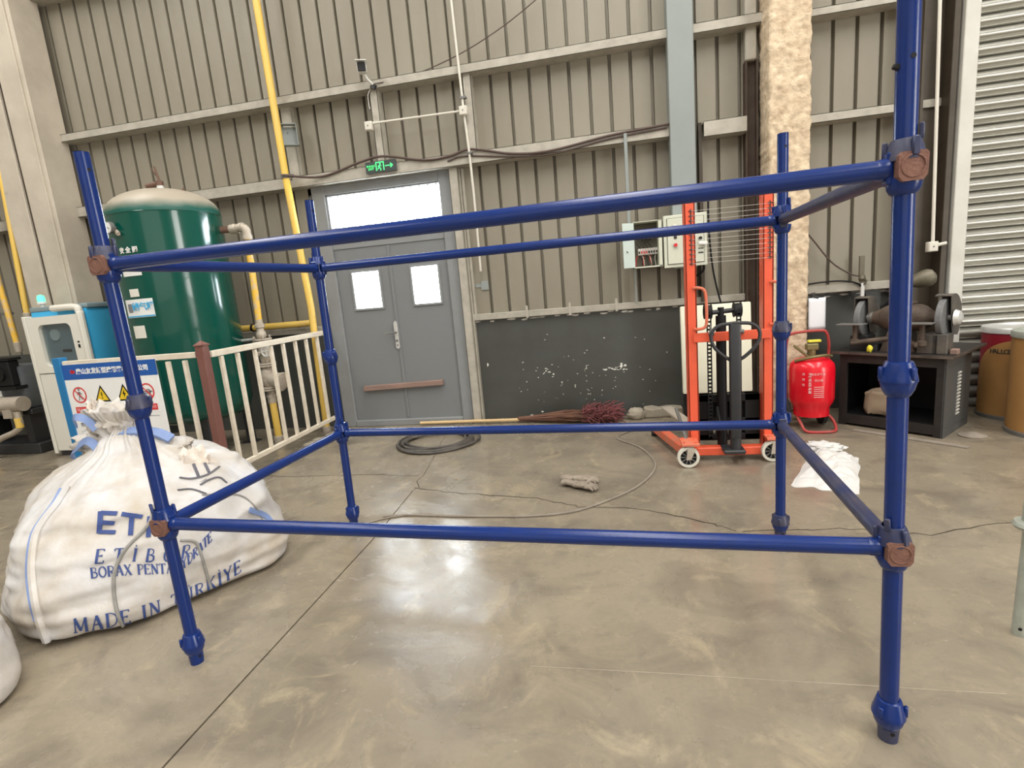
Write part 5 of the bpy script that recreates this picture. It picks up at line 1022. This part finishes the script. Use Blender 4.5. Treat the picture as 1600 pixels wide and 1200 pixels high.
for s, z, size in (('安全出口', 2.718, 0.024), ('EXIT', 2.692, 0.030)): obj('lettering', text_bm(s, size, faceM((-0.742, ye, z)), 0.0003), M['exitgreen'], t, smooth=0)

# ------------------------------------------------------------------ cream board behind the stacker
t = thing('cream_panel', 'large cream steel panel leaning against the wall behind the orange stacker', 'panel', (2.46, -0.45, 0))
b = NB(); Rt = Matrix.Rotation(math.radians(-4), 3, 'X'); box(b, (2.46, -0.44, 0.71), (0.60, 0.05, 0.80), Rt, 0.012, 2); obj('panel_sheet', b, M['board'], t)
b = NB(); box(b, (2.46, -0.40, 0.155), (0.56, 0.10, 0.31), None, 0.006); obj('dark_base', b, M['black'], t)

# ------------------------------------------------------------------ wheeled fire extinguisher
EX, EY = 3.190, -0.645
t = thing('fire_extinguisher', 'round red wheeled fire extinguisher with tube frame beside the beige column', 'extinguisher', (EX, EY, 0))
b = NB(); lathe(b, [(0.135, 0.125), (0.138, 0.20), (0.160, 0.235), (0.172, 0.27), (0.173, 0.52), (0.165, 0.565), (0.135, 0.60), (0.07, 0.622), (0.03, 0.63)], (EX, EY, 0), n=48); obj('cylinder', b, M['red'], t)
b = NB(); cyl(b, (EX, EY, 0.62), (EX, EY, 0.70), 0.028); bx(b, EX - 0.05, EX + 0.045, EY - 0.03, EY + 0.03, 0.68, 0.735, 0.008); box(b, (EX - 0.09, EY - 0.03, 0.675), (0.16, 0.035, 0.02), Matrix.Rotation(0.75, 3, 'Y') , 0.004); obj('valve', b, M['olive'], t)
b = NB(); bx(b, EX - 0.035, EX + 0.065, EY - 0.02, EY + 0.02, 0.745, 0.765, 0.004); obj('yellow_lever', b, M['yel2'], t)
b = NB(); tube(b, catmull([(EX - 0.15, EY - 0.05, 0.60), (EX - 0.05, EY - 0.12, 0.635), (EX + 0.06, EY - 0.11, 0.645), (EX + 0.15, EY, 0.62)], 6), 0.012, 8); obj('hose', b, M['olive'], t)
b = NB(); tube(b, catmull([(EX - 0.16, EY + 0.12, 0.20), (EX - 0.17, EY + 0.12, 0.60), (EX - 0.165, EY + 0.11, 0.75), (EX - 0.13, EY + 0.10, 0.815), (EX + 0.09, EY + 0.08, 0.83), (EX + 0.14, EY + 0.08, 0.80), (EX + 0.165, EY + 0.10, 0.70), (EX + 0.17, EY + 0.12, 0.60), (EX + 0.165, EY + 0.12, 0.20)], 6), 0.012, 10); obj('push_frame', b, M['redframe'], t)
b = NB(); tube(b, catmull([(EX - 0.12, EY - 0.02, 0.125), (EX - 0.11, EY - 0.10, 0.07), (EX - 0.08, EY - 0.16, 0.015), (EX + 0.08, EY - 0.18, 0.014), (EX + 0.15, EY - 0.13, 0.016), (EX + 0.16, EY - 0.05, 0.07), (EX + 0.12, EY - 0.01, 0.13)], 6), 0.012, 10); obj('foot_loop', b, M['redframe'], t)
b = NB(); cyl(b, (EX - 0.19, EY + 0.14, 0.125), (EX + 0.19, EY + 0.14, 0.125), 0.010); obj('axle', b, M['greysteel'], t)
for x in (-0.165, 0.13):
    b = NB(); lathe(b, [(0.03, -0.02), (0.105, -0.022), (0.125, -0.015), (0.125, 0.015), (0.105, 0.022), (0.03, 0.02)], (EX + x, EY + 0.14, 0.125), (1, 0, 0), 32); obj('wheel', b, M['rubber'], t)
def on_ext(az, z):
    a = math.radians(az); d = Vector((math.sin(a), -math.cos(a), 0)); return Vector((EX, EY, z)) + d * 0.1745, Vector((math.cos(a), math.sin(a), 0))
for az, z, s, sz in ((-38, 0.50, '▲', .03), (-38, 0.455, '●', .03), (-38, 0.41, '■', .03)):
    p, r = on_ext(az, z); obj('printed_symbol', text_bm(s if False else '用', sz * 0.8, faceM(p, r), 0.0004), M['print'], t, smooth=0)
for k, (sz, txt) in enumerate(((0.022, '推车式干粉'), (0.022, '灭火器'))):
    p, r = on_ext(-3 + 2 * k, 0.50 - 0.05 * k); obj('lettering', text_bm(txt, sz, faceM(p, r), 0.0004), M['print'], t, smooth=0)
for k, ch in enumerate('干粉灭火器使用'):
    p, r = on_ext(-22, 0.50 - 0.025 * k); obj('lettering', text_bm(ch, 0.023, faceM(p, r), 0.0004, bold=0.001), M['print'], t, smooth=0)
for k in range(6):
    b = NB(); zz = 0.395 - 0.017 * k
    for az in (-10, -5, 0, 5, 10):
        p, r = on_ext(az, zz); box(b, p, (0.014, 0.001, 0.005), Matrix.Rotation(math.radians(az), 3, 'Z'))
    obj('printed_line', b, M['print'], t, smooth=0, kind='stuff')

# ------------------------------------------------------------------ bench grinder on its cabinet
GO = Vector((3.446, -0.54, 0)); ga = -math.atan2(0.695, 0.719)
gc = thing('grinder_cabinet', 'open fronted dark steel cabinet carrying the bench grinder', 'cabinet', GO, ga)
def lobj(name, b, m, parent, **k): return obj(name, b, m, parent, world=False, **k)
W_, D_, H_ = 0.733, 0.56, 0.625
b = NB(); bx(b, 0, 0.055, 0, 0.03, 0, H_); bx(b, 0.675, W_, 0, 0.03, 0, H_); bx(b, 0.055, 0.675, 0, 0.03, 0.545, H_); bx(b, 0.055, 0.675, 0, 0.03, 0.02, 0.095); lobj('front_frame', b, M['cabdark'], gc, smooth=0)
b = NB(); bx(b, 0.002, 0.012, 0.03, D_, 0.01, H_); bx(b, 0, W_, D_ - 0.01, D_, 0.01, H_); bx(b, 0, W_, 0.03, D_, 0.08, 0.09); lobj('inner_panels', b, M['black'], gc, smooth=0)  # shade inside the cabinet put into the colour: panels made black
b = NB(); bx(b, W_ - 0.012, W_ + 0.002, 0.0, D_, 0.0, H_); lobj('side_panel', b, M['cabgrey'], gc, smooth=0, label='grey side panel with a louvre strip')
b = NB()
for k in range(13): box(b, (W_ + 0.005, 0.285, 0.145 + 0.027 * k), (0.012, 0.06, 0.014), Matrix.Rotation(0.5, 3, 'Y'))
lobj('louvre_strip', b, M['rail'], gc, smooth=0)
b = NB(); bx(b, W_ + 0.001, W_ + 0.006, 0.04, 0.5, 0.54, 0.546); lobj('side_rib', b, M['cabgrey'], gc, smooth=0); b = NB(); bx(b, W_ + 0.001, W_ + 0.006, 0.04, 0.5, 0.075, 0.081); lobj('side_rib', b, M['cabgrey'], gc, smooth=0)
b = NB(); bx(b, -0.055, W_ + 0.045, -0.035, 0.74, H_, H_ + 0.016, 0.003); lobj('table_plate', b, M['cabdark'], gc)
b = NB(); bx(b, -0.055, W_ + 0.046, -0.040, -0.034, H_ - 0.004, H_ + 0.016); bx(b, W_ + 0.042, W_ + 0.047, -0.035, 0.74, H_ - 0.004, H_ + 0.017); lobj('plate_edge', b, M['rail'] if False else M['edge'], gc)
b = NB(); 
for q in ((0.10, 0.30, 0.12), (0.42, 0.34, 0.16), (0.55, 0.28, 0.10)): box(b, (q[0] + 0.06, q[1], 0.09 + q[2] / 2), (0.14, 0.16, q[2]), Matrix.Rotation(q[0] * 3, 3, 'Z'), 0.01)
pbag = thing('paper_bag', 'crumpled brown paper bag inside the grinder cabinet', 'bag', GO + Matrix.Rotation(ga, 3, 'Z') @ Vector((0.27, 0.15, 0.09)), ga)
b.free(); b = crumple((0, 0, 0.11), (0.125, 0, 0), (0, 0.09, 0), (0.01, 0, 0.125), 6.3, 0.22)
for v in b.verts:
    q = Vector((v.co.x / 0.125, v.co.y / 0.09, (v.co.z - 0.11) / 0.125)); v.co = Vector(tuple(math.copysign(min(1.05, abs(c)) ** 0.5, c) * r_ for c, r_ in zip(q, (0.115, 0.085, 0.11)))) + Vector((0, 0, 0.11)) + 0.008 * noise.noise_vector(q * 3)
    v.co.z = max(v.co.z, 0.0)
lobj('bag_body', b, M['paperbag'], pbag, smooth=40)
b = NB(); ribbon(b, [Vector((-0.06, -0.03, 0.21)), Vector((0.0, -0.04, 0.225)), Vector((0.06, -0.03, 0.205))], 0.03, 0.006, Vector((0, -1, 0.4))); lobj('folded_top', b, M['paperbag'], pbag)
gr = thing('bench_grinder', 'old grey double wheel bench grinder on the dark cabinet', 'grinder', GO + Matrix.Rotation(ga, 3, 'Z') @ Vector((0.37, 0.2, H_ + 0.016)), ga)
# local frame of gr: x along the spindle, y away from the viewer, z above the table
ZC = 0.265
for side, xw in (('left', -0.265), ('right', 0.285)):
    b = NB(); lathe(b, [(0.03, -0.022), (0.145, -0.022), (0.15, -0.017), (0.15, 0.017), (0.145, 0.022), (0.03, 0.022)], (xw, -0.03, ZC), (1, 0, 0), 40); lobj('grinding_wheel', b, M['wheelst'], gr)
    b = NB(); R_ = 0.18; pts = [(R_ * math.cos(a), R_ * math.sin(a)) for a in [math.radians(-52 + 162 * k / 16) for k in range(17)]]
    # cheek on the far side of the wheel and a curved rim band (y = away from the viewer)
    prof = [(y - 0.03, z + ZC) for y, z in pts] + [(-0.075, ZC + 0.03), (-0.03, ZC - 0.12)]
    a1_ = [b.verts.new((xw + 0.048, y, z)) for y, z in prof]; a2_ = [b.verts.new((xw + 0.054, y, z)) for y, z in prof]
    b.faces.new(a1_); b.faces.new(list(reversed(a2_)))
    for i in range(len(prof)): b.faces.new((a1_[i], a2_[i], a2_[(i + 1) % len(prof)], a1_[(i + 1) % len(prof)]))
    for i in range(16):
        (ya, za), (yb, zb) = prof[i], prof[i + 1]; q = []
        for x in (xw - 0.05, xw + 0.05): q += [b.verts.new((x, ya, za)), b.verts.new((x, yb, zb))]
        for s_ in (0.96,):
            for x in (xw - 0.05, xw + 0.05): q += [b.verts.new((x, -0.03 + (ya + 0.03) * s_, ZC + (za - ZC) * s_)), b.verts.new((x, -0.03 + (yb + 0.03) * s_, ZC + (zb - ZC) * s_))]
        for f in ((0, 1, 3, 2), (4, 6, 7, 5), (0, 4, 5, 1), (2, 3, 7, 6), (0, 2, 6, 4), (1, 5, 7, 3)): b.faces.new([q[j] for j in f])
    a1_ = [b.verts.new((xw - 0.054, y, z)) for y, z in prof]; a2_ = [b.verts.new((xw - 0.048, y, z)) for y, z in prof]
    if side == 'left':
        b.faces.new(a1_); b.faces.new(list(reversed(a2_)))
        for i in range(len(prof)): b.faces.new((a1_[i], a2_[i], a2_[(i + 1) % len(prof)], a1_[(i + 1) % len(prof)]))
    bmesh.ops.recalc_face_normals(b, faces=b.faces[:]); lobj('wheel_guard', b, M['grindgrey'], gr)
b = NB(); lathe(b, [(0.05, -0.20), (0.06, -0.17), (0.085, -0.13), (0.10, -0.10), (0.105, 0.12), (0.09, 0.16), (0.055, 0.20), (0.045, 0.23)], (0.01, -0.03, ZC), (1, 0, 0), 32); bx(b, -0.06, 0.09, -0.05, 0.05, ZC + 0.08, ZC + 0.125, 0.01); lobj('motor', b, M['motor'], gr)
b = NB(); cyl(b, (-0.33, -0.03, ZC), (0.36, -0.03, ZC), 0.022); cyl(b, (-0.225, -0.03, ZC), (-0.17, -0.03, ZC), 0.05); lobj('spindle', b, M['greysteel'], gr)
b = NB(); lathe(b, [(0.03, 0), (0.062, 0.01), (0.05, 0.04), (0.02, 0.055)], (0.34, -0.03, ZC + 0.0), (1, 0, 0), 24); lobj('hub_cap', b, M['steel'], gr)
b = NB(); prism(b, [(-0.11, 0), (0.13, 0), (0.08, 0.16), (-0.06, 0.16)], -0.11, 0.06); lobj('pedestal', b, M['motor'], gr)
for x, w2, zr in ((-0.30, 0.20, 0.225), (0.16, 0.19, 0.235)):
    b = NB(); bx(b, x - w2 / 2 + 0.02, x + w2 / 2 + 0.02, -0.27, -0.17, zr, zr + 0.010, 0.002); lobj('tool_rest', b, M['greysteel'], gr)
    b = NB(); cyl(b, (x + 0.04, -0.2, zr), (x + 0.04, -0.2, 0.09), 0.018); lathe(b, [(0.02, 0), (0.034, 0.01), (0.034, 0.04), (0.02, 0.05)], (x + 0.04, -0.2, 0.06), n=16); tube(b, [(x + 0.04, -0.2, 0.085), (x + 0.02, -0.23, 0.075), (0.0, -0.06, 0.11)], 0.02, 10); lobj('rest_arm', b, M['motor'], gr)
b = NB(); bx(b, 0.155, 0.285, -0.15, 0.06, 0, 0.145, 0.004); bx(b, 0.25, 0.345, -0.15, -0.02, 0.0, 0.15, 0.004); lobj('side_bracket', b, M['grindgrey'], gr)
b = NB(); bx(b, -0.33, -0.20, -0.12, 0.04, 0, 0.125, 0.004); bx(b, -0.20, -0.12, -0.14, -0.04, 0, 0.06, 0.004); lobj('side_bracket', b, M['charcoal'], gr)
t = thing('yellow_cap', 'small yellow scrap lying on the grinder cabinet table', 'scrap', GO + Matrix.Rotation(ga, 3, 'Z') @ Vector((0.225, -0.01, H_ + 0.016)), ga)
lobj('scrap', crumple((0, 0, 0.03), (0.022, 0, 0), (0, 0.016, 0), (0, 0, 0.028), 1.7, 0.3, 12, 8), M['yel2'], t, smooth=50)
t = thing('wood_block', 'small pale wood block at the right corner of the grinder cabinet top', 'block', GO + Matrix.Rotation(ga, 3, 'Z') @ Vector((0.752, 0.09, H_ + 0.016)), ga)
b = NB(); box(b, (0, 0, 0.020), (0.046, 0.06, 0.040), None, 0.004); lobj('block', b, M['rustwood'], t)
t = thing('bell_fitting', 'dull brass bell shaped fitting on a dark neck behind the bench grinder', 'fitting', (4.05, -0.45, 1.16))
b = NB(); lathe(b, [(0.035, 0.0), (0.06, 0.05), (0.072, 0.10), (0.070, 0.13), (0.055, 0.16), (0.02, 0.175)], (3.985, -0.47, 1.165), (0.8, -0.25, 0.25), 28); obj('bell', b, M['bell'], t)
b = NB(); tube(b, catmull([(4.0, -0.47, 1.17), (3.95, -0.44, 1.14), (3.93, -0.36, 1.05), (3.93, -0.20, 0.95), (3.93, 0.0, 0.93)], 5), 0.038, 14); obj('neck', b, M['charcoal'], t)

# ------------------------------------------------------------------ drums, paper, prop
def drum(label, x, y, r, h, mtl, kind):
    t = thing('drum', label, 'drum', (x, y, 0)); b = NB(); lathe(b, [(r - 0.008, 0.02), (r, 0.03), (r, h - 0.05), (r - 0.004, h - 0.045)], (x, y, 0), n=56); obj('drum_wall', b, mtl, t)
    b = NB(); lathe(b, [(r + 0.006, 0), (r + 0.008, 0.01), (r + 0.008, 0.03), (r, 0.034)], (x, y, 0), n=56); obj('bottom_hoop', b, M['greysteel'], t)
    b = NB(); lathe(b, [(r, h - 0.05), (r + 0.008, h - 0.045), (r + 0.008, h - 0.012), (r + 0.002, h), (r - 0.02, h), (r - 0.03, h - 0.012), (0.002, h - 0.012)], (x, y, 0), n=56, cap=False); obj('lid', b, M['steel'] if kind == 'red' else M['ply'], t)
    return t
d1 = drum('dark red drum with a large brown paper label, beside the shutter', 4.82, -0.44, 0.24, 0.755, M['drumred'], 'red')
b = NB(); rows = []
for k in range(25):
    a = math.radians(158 + 165 * k / 24); u = (k - 12) / 12.0; hh = 0.30 + 0.36 * math.sqrt(max(0, 1 - u * u)) if abs(u) < 1 else 0.30
    c, s = math.cos(a) * 0.2415, math.sin(a) * 0.2415; rows.append((b.verts.new((4.82 + c, -0.44 + s, 0.03)), b.verts.new((4.82 + c, -0.44 + s, hh))))
for k in range(24): b.faces.new((rows[k][0], rows[k + 1][0], rows[k + 1][1], rows[k][1]))
lb = obj('paper_label', b, M['kraft'], d1, label='brown paper label')
for k in range(7):
    a = math.radians(196 + 6 * k); d = Vector((math.cos(a), math.sin(a), 0)); p = Vector((4.82, -0.44, 0.565)) + d * 0.2425; obj('lettering', text_bm('HALLODEN'[k], 0.05, faceM(p, (-d.y, d.x, 0)), 0.0003, bold=0.002), M['rustdark'], lb, smooth=0)
d2_ = drum('brown kraft fibre drum at the right edge, in front of the red drum', 4.76, -0.97, 0.285, 0.775, M['kraft'], 'brown')
b = NB()
a = math.radians(236); d = Vector((math.cos(a), math.sin(a), 0)); p = Vector((4.76, -0.97, 0.36)) + d * 0.2855; box(b, p, (0.10, 0.004, 0.05), Matrix.Rotation(a + PI / 2, 3, 'Z') @ Matrix.Rotation(0.15, 3, 'Y')); obj('paper_scrap', b, M['paper'], d2_)
t = thing('paper_sheet', 'blank white paper sheet clipped up beside the beige column', 'paper', (3.33, -0.39, 0.82))
b = NB(); n = 8
rows = [[b.verts.new((3.245 + 0.135 * i / n, -0.375 - 0.012 * math.sin(2.6 * i / n) - 0.008 * (j / n), 1.095 - 0.275 * j / n)) for j in range(n + 1)] for i in range(n + 1)]
for i in range(n):
    for j in range(n): b.faces.new((rows[i][j], rows[i + 1][j], rows[i + 1][j + 1], rows[i][j + 1]))
sh_ = obj('sheet', b, M['paper'], t)
md = sh_.modifiers.new('thickness', 'SOLIDIFY'); md.thickness = 0.0015
b = NB(); box(b, (3.30, -0.385, 1.105), (0.05, 0.016, 0.02), Matrix.Rotation(0.35, 3, 'Y'), 0.003); tube(b, [(3.29, -0.38, 1.11), (3.27, -0.36, 1.135), (3.30, -0.37, 1.14)], 0.004, 6); obj('clip', b, M['charcoal'], t)
t = thing('steel_prop', 'pale green steel prop standing at the right edge of the picture', 'prop', (2.985, -3.40, 0))
b = NB(); tube(b, [(2.985, -3.40, 0.0), (2.992, -3.40, 0.43)], 0.0245, 24); obj('lower_tube', b, M['ply'], t)
b = NB(); tube(b, [(2.992, -3.40, 0.43), (3.01, -3.40, 1.8)], 0.030, 24); obj('upper_tube', b, M['ply'], t)
b = NB(); lathe(b, [(0.026, -0.012), (0.050, -0.010), (0.056, 0.0), (0.050, 0.012), (0.031, 0.014)], (2.992, -3.40, 0.43), n=28); obj('collar', b, M['ply'], t)
b = NB(); cyl(b, (2.968, -3.4245, 0.035), (2.9675, -3.4260, 0.035), 0.006, n=10); obj('pin_hole', b, M['black'], t)

# ------------------------------------------------------------------ things lying on the floor
t = thing('hose_coil', 'dusty black hose coiled flat on the floor before the grey door', 'hose', (-0.17, -0.76, 0))
rnd = random.Random(6); Q = []
for k in range(0, 6 * 40 + 22):
    a = 2 * PI * k / 40 + 2.6; lap = k / 40.0; R0 = 0.375 - 0.075 * (lap / 6) + 0.035 * math.sin(lap * 2.3) + 0.012 * math.sin(3 * a + lap)
    Q.append((-0.17 + R0 * math.cos(a) * 1.02, -0.76 + R0 * math.sin(a) * 0.92, 0.013 + 0.008 * (lap % 3) + 0.004 * math.sin(2 * a + lap)))
b = NB(); tube(b, Q, 0.0125, 9); obj('hose', b, M['hose'], t, smooth=70)
for k in (30, 66, 70, 110, 148):
    b = NB(); q = Vector(Q[k]); dd = (Vector(Q[k + 1]) - q).normalized(); cyl(b, q - dd * 0.009, q + dd * 0.009, 0.0155, n=10); obj('tape_band', b, M['cable'], t)
t = thing('broom', 'long bamboo broom with dark twigs and a red tuft lying along the wall', 'broom', (0.5, -0.12, 0))
b = NB(); tube(b, [(-0.58, -0.10, 0.03), (-0.1, -0.11, 0.032), (0.45, -0.13, 0.035), (0.75, -0.14, 0.038)], 0.016, 10); sk = obj('bamboo_handle', b, M['bamboo'], t)
for k in range(7):
    b = NB(); x = -0.45 + 0.16 * k; cyl(b, (x, -0.108 - 0.02 * (x + 0.1), 0.0315), (x + 0.01, -0.108 - 0.02 * (x + 0.1), 0.0316), 0.0185, n=10); obj('bamboo_knot', b, M['bamboo'], sk)
b = NB()
for k in range(230):
    a = rnd.uniform(0, 2 * PI); r = rnd.uniform(0, 1) ** 0.5; e = Vector((1.25 + rnd.uniform(-0.2, 0.22), -0.19 + 0.12 * r * math.cos(a), 0.075 + 0.062 * r * math.sin(a)))
    s = Vector((0.52 + rnd.uniform(0, 0.35), -0.135 + 0.02 * math.cos(a), 0.042 + 0.02 * math.sin(a))); m_ = s.lerp(e, 0.6) + Vector((0, rnd.uniform(-.015, .015), rnd.uniform(-.01, .015)))
    m_.z = max(m_.z, 0.006); e.z = max(e.z, 0.005); tube(b, [s, m_, e], [0.006, 0.004, 0.002], 4)
obj('twigs', b, M['twig'], t, smooth=0, kind='stuff')
b = NB()
for k in range(420):
    a = rnd.uniform(0, 2 * PI); r = rnd.uniform(0.2, 1) ** 0.5; base = Vector((1.30 + rnd.uniform(-0.1, 0.24), -0.21 + 0.10 * r * math.cos(a), 0.075 + 0.07 * r * math.sin(a))); dv = Vector((rnd.uniform(0.0, 0.13), rnd.uniform(-0.05, 0.05), rnd.uniform(-0.06, 0.08)))
    e = base + dv; mid = base.lerp(e, .5) + Vector((0, rnd.uniform(-.02, .02), 0.02)); base.z = max(base.z, .006); mid.z = max(mid.z, .006); e.z = max(e.z, .005); e.x = min(e.x, 1.66); tube(b, [base, mid, e], 0.0042, 4)
obj('red_tuft', b, M['twigred'], t, smooth=0, kind='stuff')
t = thing('mortar_lump', 'pale lump of broken mortar right of the broom tuft at the wall', 'rubble', (1.74, -0.14, 0))
b = crumple((1.74, -0.14, 0.05), (0.09, 0, 0), (0, 0.06, 0), (0, 0, 0.065), 2.9, 0.25, 20, 12)
for v in b.verts: v.co.z = max(v.co.z, 0)
obj('lump', b, M['stone'], t, smooth=30)
t = thing('mortar_ledge', 'low ledge of rough mortar along the wall foot left of the stacker', 'rubble', (2.0, -0.1, 0))
b = NB(); bx(b, 1.82, 2.20, -0.13, -0.002, 0.0, 0.10, 0.01, 1); bmesh.ops.subdivide_edges(b, edges=b.edges[:], cuts=4, use_grid_fill=True)
for v in b.verts:
    if v.co.z > 0.02: v.co += Vector((0, -0.02 * abs(noise.noise(v.co * 9)), 0.03 * noise.noise(v.co * 11)))
obj('ledge', b, M['stone'], t, smooth=30)
t = thing('work_gloves', 'pair of dirty grey work gloves dropped on the open floor', 'gloves', (1.27, -1.90, 0), math.radians(-20))
for (cx, cy, cz, rz, s) in ((-0.01, 0.05, 0.03, 0.15, 3.3), (0.03, -0.05, 0.028, -0.1, 8.1)):
    b = NB(); ca, sa = math.cos(rz), math.sin(rz)
    g = crumple((0, 0, 0), (0.085, 0, 0), (0, 0.038, 0), (0, 0, 0.022), s, 0.25, 24, 12); g.transform(Matrix.Translation((cx, cy, cz)) @ Matrix.Rotation(rz, 4, 'Z'))
    for k in range(4):
        y = -0.03 + 0.02 * k; tube(g, [Matrix.Translation((cx, cy, cz)) @ Matrix.Rotation(rz, 4, 'Z') @ Vector(p) for p in ((0.06, y, 0.0), (0.105 + 0.008 * (k % 2), y * 1.1, 0.002), (0.14 - 0.012 * abs(k - 1.5), y * 1.2, -0.012))], [0.012, 0.011, 0.008], 8)
    tube(g, [Matrix.Translation((cx, cy, cz)) @ Matrix.Rotation(rz, 4, 'Z') @ Vector(p) for p in ((0.0, 0.03, 0.0), (0.04, 0.06, 0.0), (0.075, 0.066, -0.012))], [0.013, 0.012, 0.009], 8)
    tube(g, [Matrix.Translation((cx, cy, cz)) @ Matrix.Rotation(rz, 4, 'Z') @ Vector(p) for p in ((-0.05, 0, 0.0), (-0.10, 0.004, 0.004), (-0.135, 0.0, -0.004))], [0.03, 0.034, 0.036], 12, flat=0.55)
    for v in g.verts: v.co.z = max(v.co.z, 0.002)
    b.free(); obj('glove', g, M['glove'], t, world=False, smooth=60)
cable('floor_cable', 'dusty grey cable curving over the floor to the orange stacker', [(0.02, -2.42, 0.007), (0.19, -2.40, 0.007), (0.46, -2.415, 0.007), (0.75, -2.42, 0.007), (1.0, -2.415, 0.007), (1.28, -2.34, 0.007), (1.56, -2.095, 0.007), (1.715, -1.87, 0.007), (1.81, -1.62, 0.007), (1.815, -1.40, 0.007), (1.73, -1.09, 0.007), (1.56, -0.85, 0.007), (1.57, -0.72, 0.007), (1.68, -0.58, 0.007), (1.85, -0.4, 0.007)], 0.0075, M['cable'], n=8, k=8)
cable('floor_cable', 'second grey cable end lying against the floor cable at the joint', [(-0.06, -2.52, 0.006), (0.06, -2.44, 0.006), (0.24, -2.385, 0.006), (0.42, -2.40, 0.006), (0.56, -2.405, 0.006)], 0.006, M['cable'], n=8, k=8)
t = thing('white_sack', 'empty white woven sack lying crumpled near the right scaffold leg', 'sack', (2.95, -1.72, 0))
def sack_pt(u, v):
    p = Vector((2.64, -1.95)) * (1 - u) * (1 - v) + Vector((2.98, -2.10)) * u * (1 - v) + Vector((3.24, -1.45)) * u * v + Vector((3.02, -1.22)) * (1 - u) * v
    e = (1 - abs(2 * u - 1) ** 2.6) * (1 - abs(2 * v - 1) ** 3.0)
    z = e * (0.04 + 0.055 * v) + 0.03 * e * noise.noise(Vector((p.x * 9, p.y * 9, 1))) + 0.018 * e * noise.noise(Vector((p.x * 22, p.y * 30, 4))) + (0.03 * abs(noise.noise(Vector((u * 9, 7, 2)))) * v ** 3)
    q = 0.025 * noise.noise(Vector((u * 5, v * 5, 9)))
    return Vector((p.x + q, p.y + q, max(0.004, z)))
b = NB(); n = 44; rows = [[b.verts.new(sack_pt(i / n, j / n)) for j in range(n + 1)] for i in range(n + 1)]
for i in range(n):
    for j in range(n): b.faces.new((rows[i][j], rows[i + 1][j], rows[i + 1][j + 1], rows[i][j + 1]))
ed = [e for e in b.edges if e.is_boundary]; r = bmesh.ops.extrude_edge_only(b, edges=ed)
for v in [g for g in r['geom'] if isinstance(g, bmesh.types.BMVert)]: v.co.z = 0.0005
bmesh.ops.recalc_face_normals(b, faces=b.faces[:]); obj('sack_cloth', b, M['sack'], t, smooth=70)
b = crumple((3.05, -1.33, 0.055), (0.12, -0.04, 0), (0.02, 0.06, 0), (0, 0, 0.035), 4.4, 0.4, 40, 20)
for v in b.verts: v.co.z = max(v.co.z, 0.002)
obj('bunched_mouth', b, M['sack'], t, smooth=70)
t = thing('floor_plate', 'small dusty steel disc lying beside the grinder cabinet', 'disc', (4.21, -0.99, 0))
b = NB(); lathe(b, [(0.085, 0.0), (0.088, 0.008), (0.05, 0.018), (0.02, 0.03), (0.001, 0.031)], (4.21, -0.99, 0), n=28); obj('disc', b, M['cable'], t)
t = thing('steel_flat', 'thin dark steel strip lying in front of the grinder cabinet', 'strip', (3.85, -1.08, 0))
b = NB(); box(b, (3.75, -1.02, 0.006), (0.75, 0.05, 0.012), Matrix.Rotation(ga, 3, 'Z'), 0.002); obj('strip', b, M['cable'], t)
t = thing('debris_pile', 'dusty brick rubble lying under the cream railing near the wall', 'rubble', (-1.45, -0.6, 0))
for k in range(6):
    b = NB(); x, y = -1.45 + rnd.uniform(-.06, .06), -0.35 - 0.12 * k; s_ = rnd.uniform(0.05, 0.09); box(b, (x, y, s_ * 0.35), (s_ * 1.6, s_, s_ * 0.7), Matrix.Rotation(rnd.uniform(0, 3), 3, 'Z'), 0.012); obj('brick_lump', b, M['stone'], t)
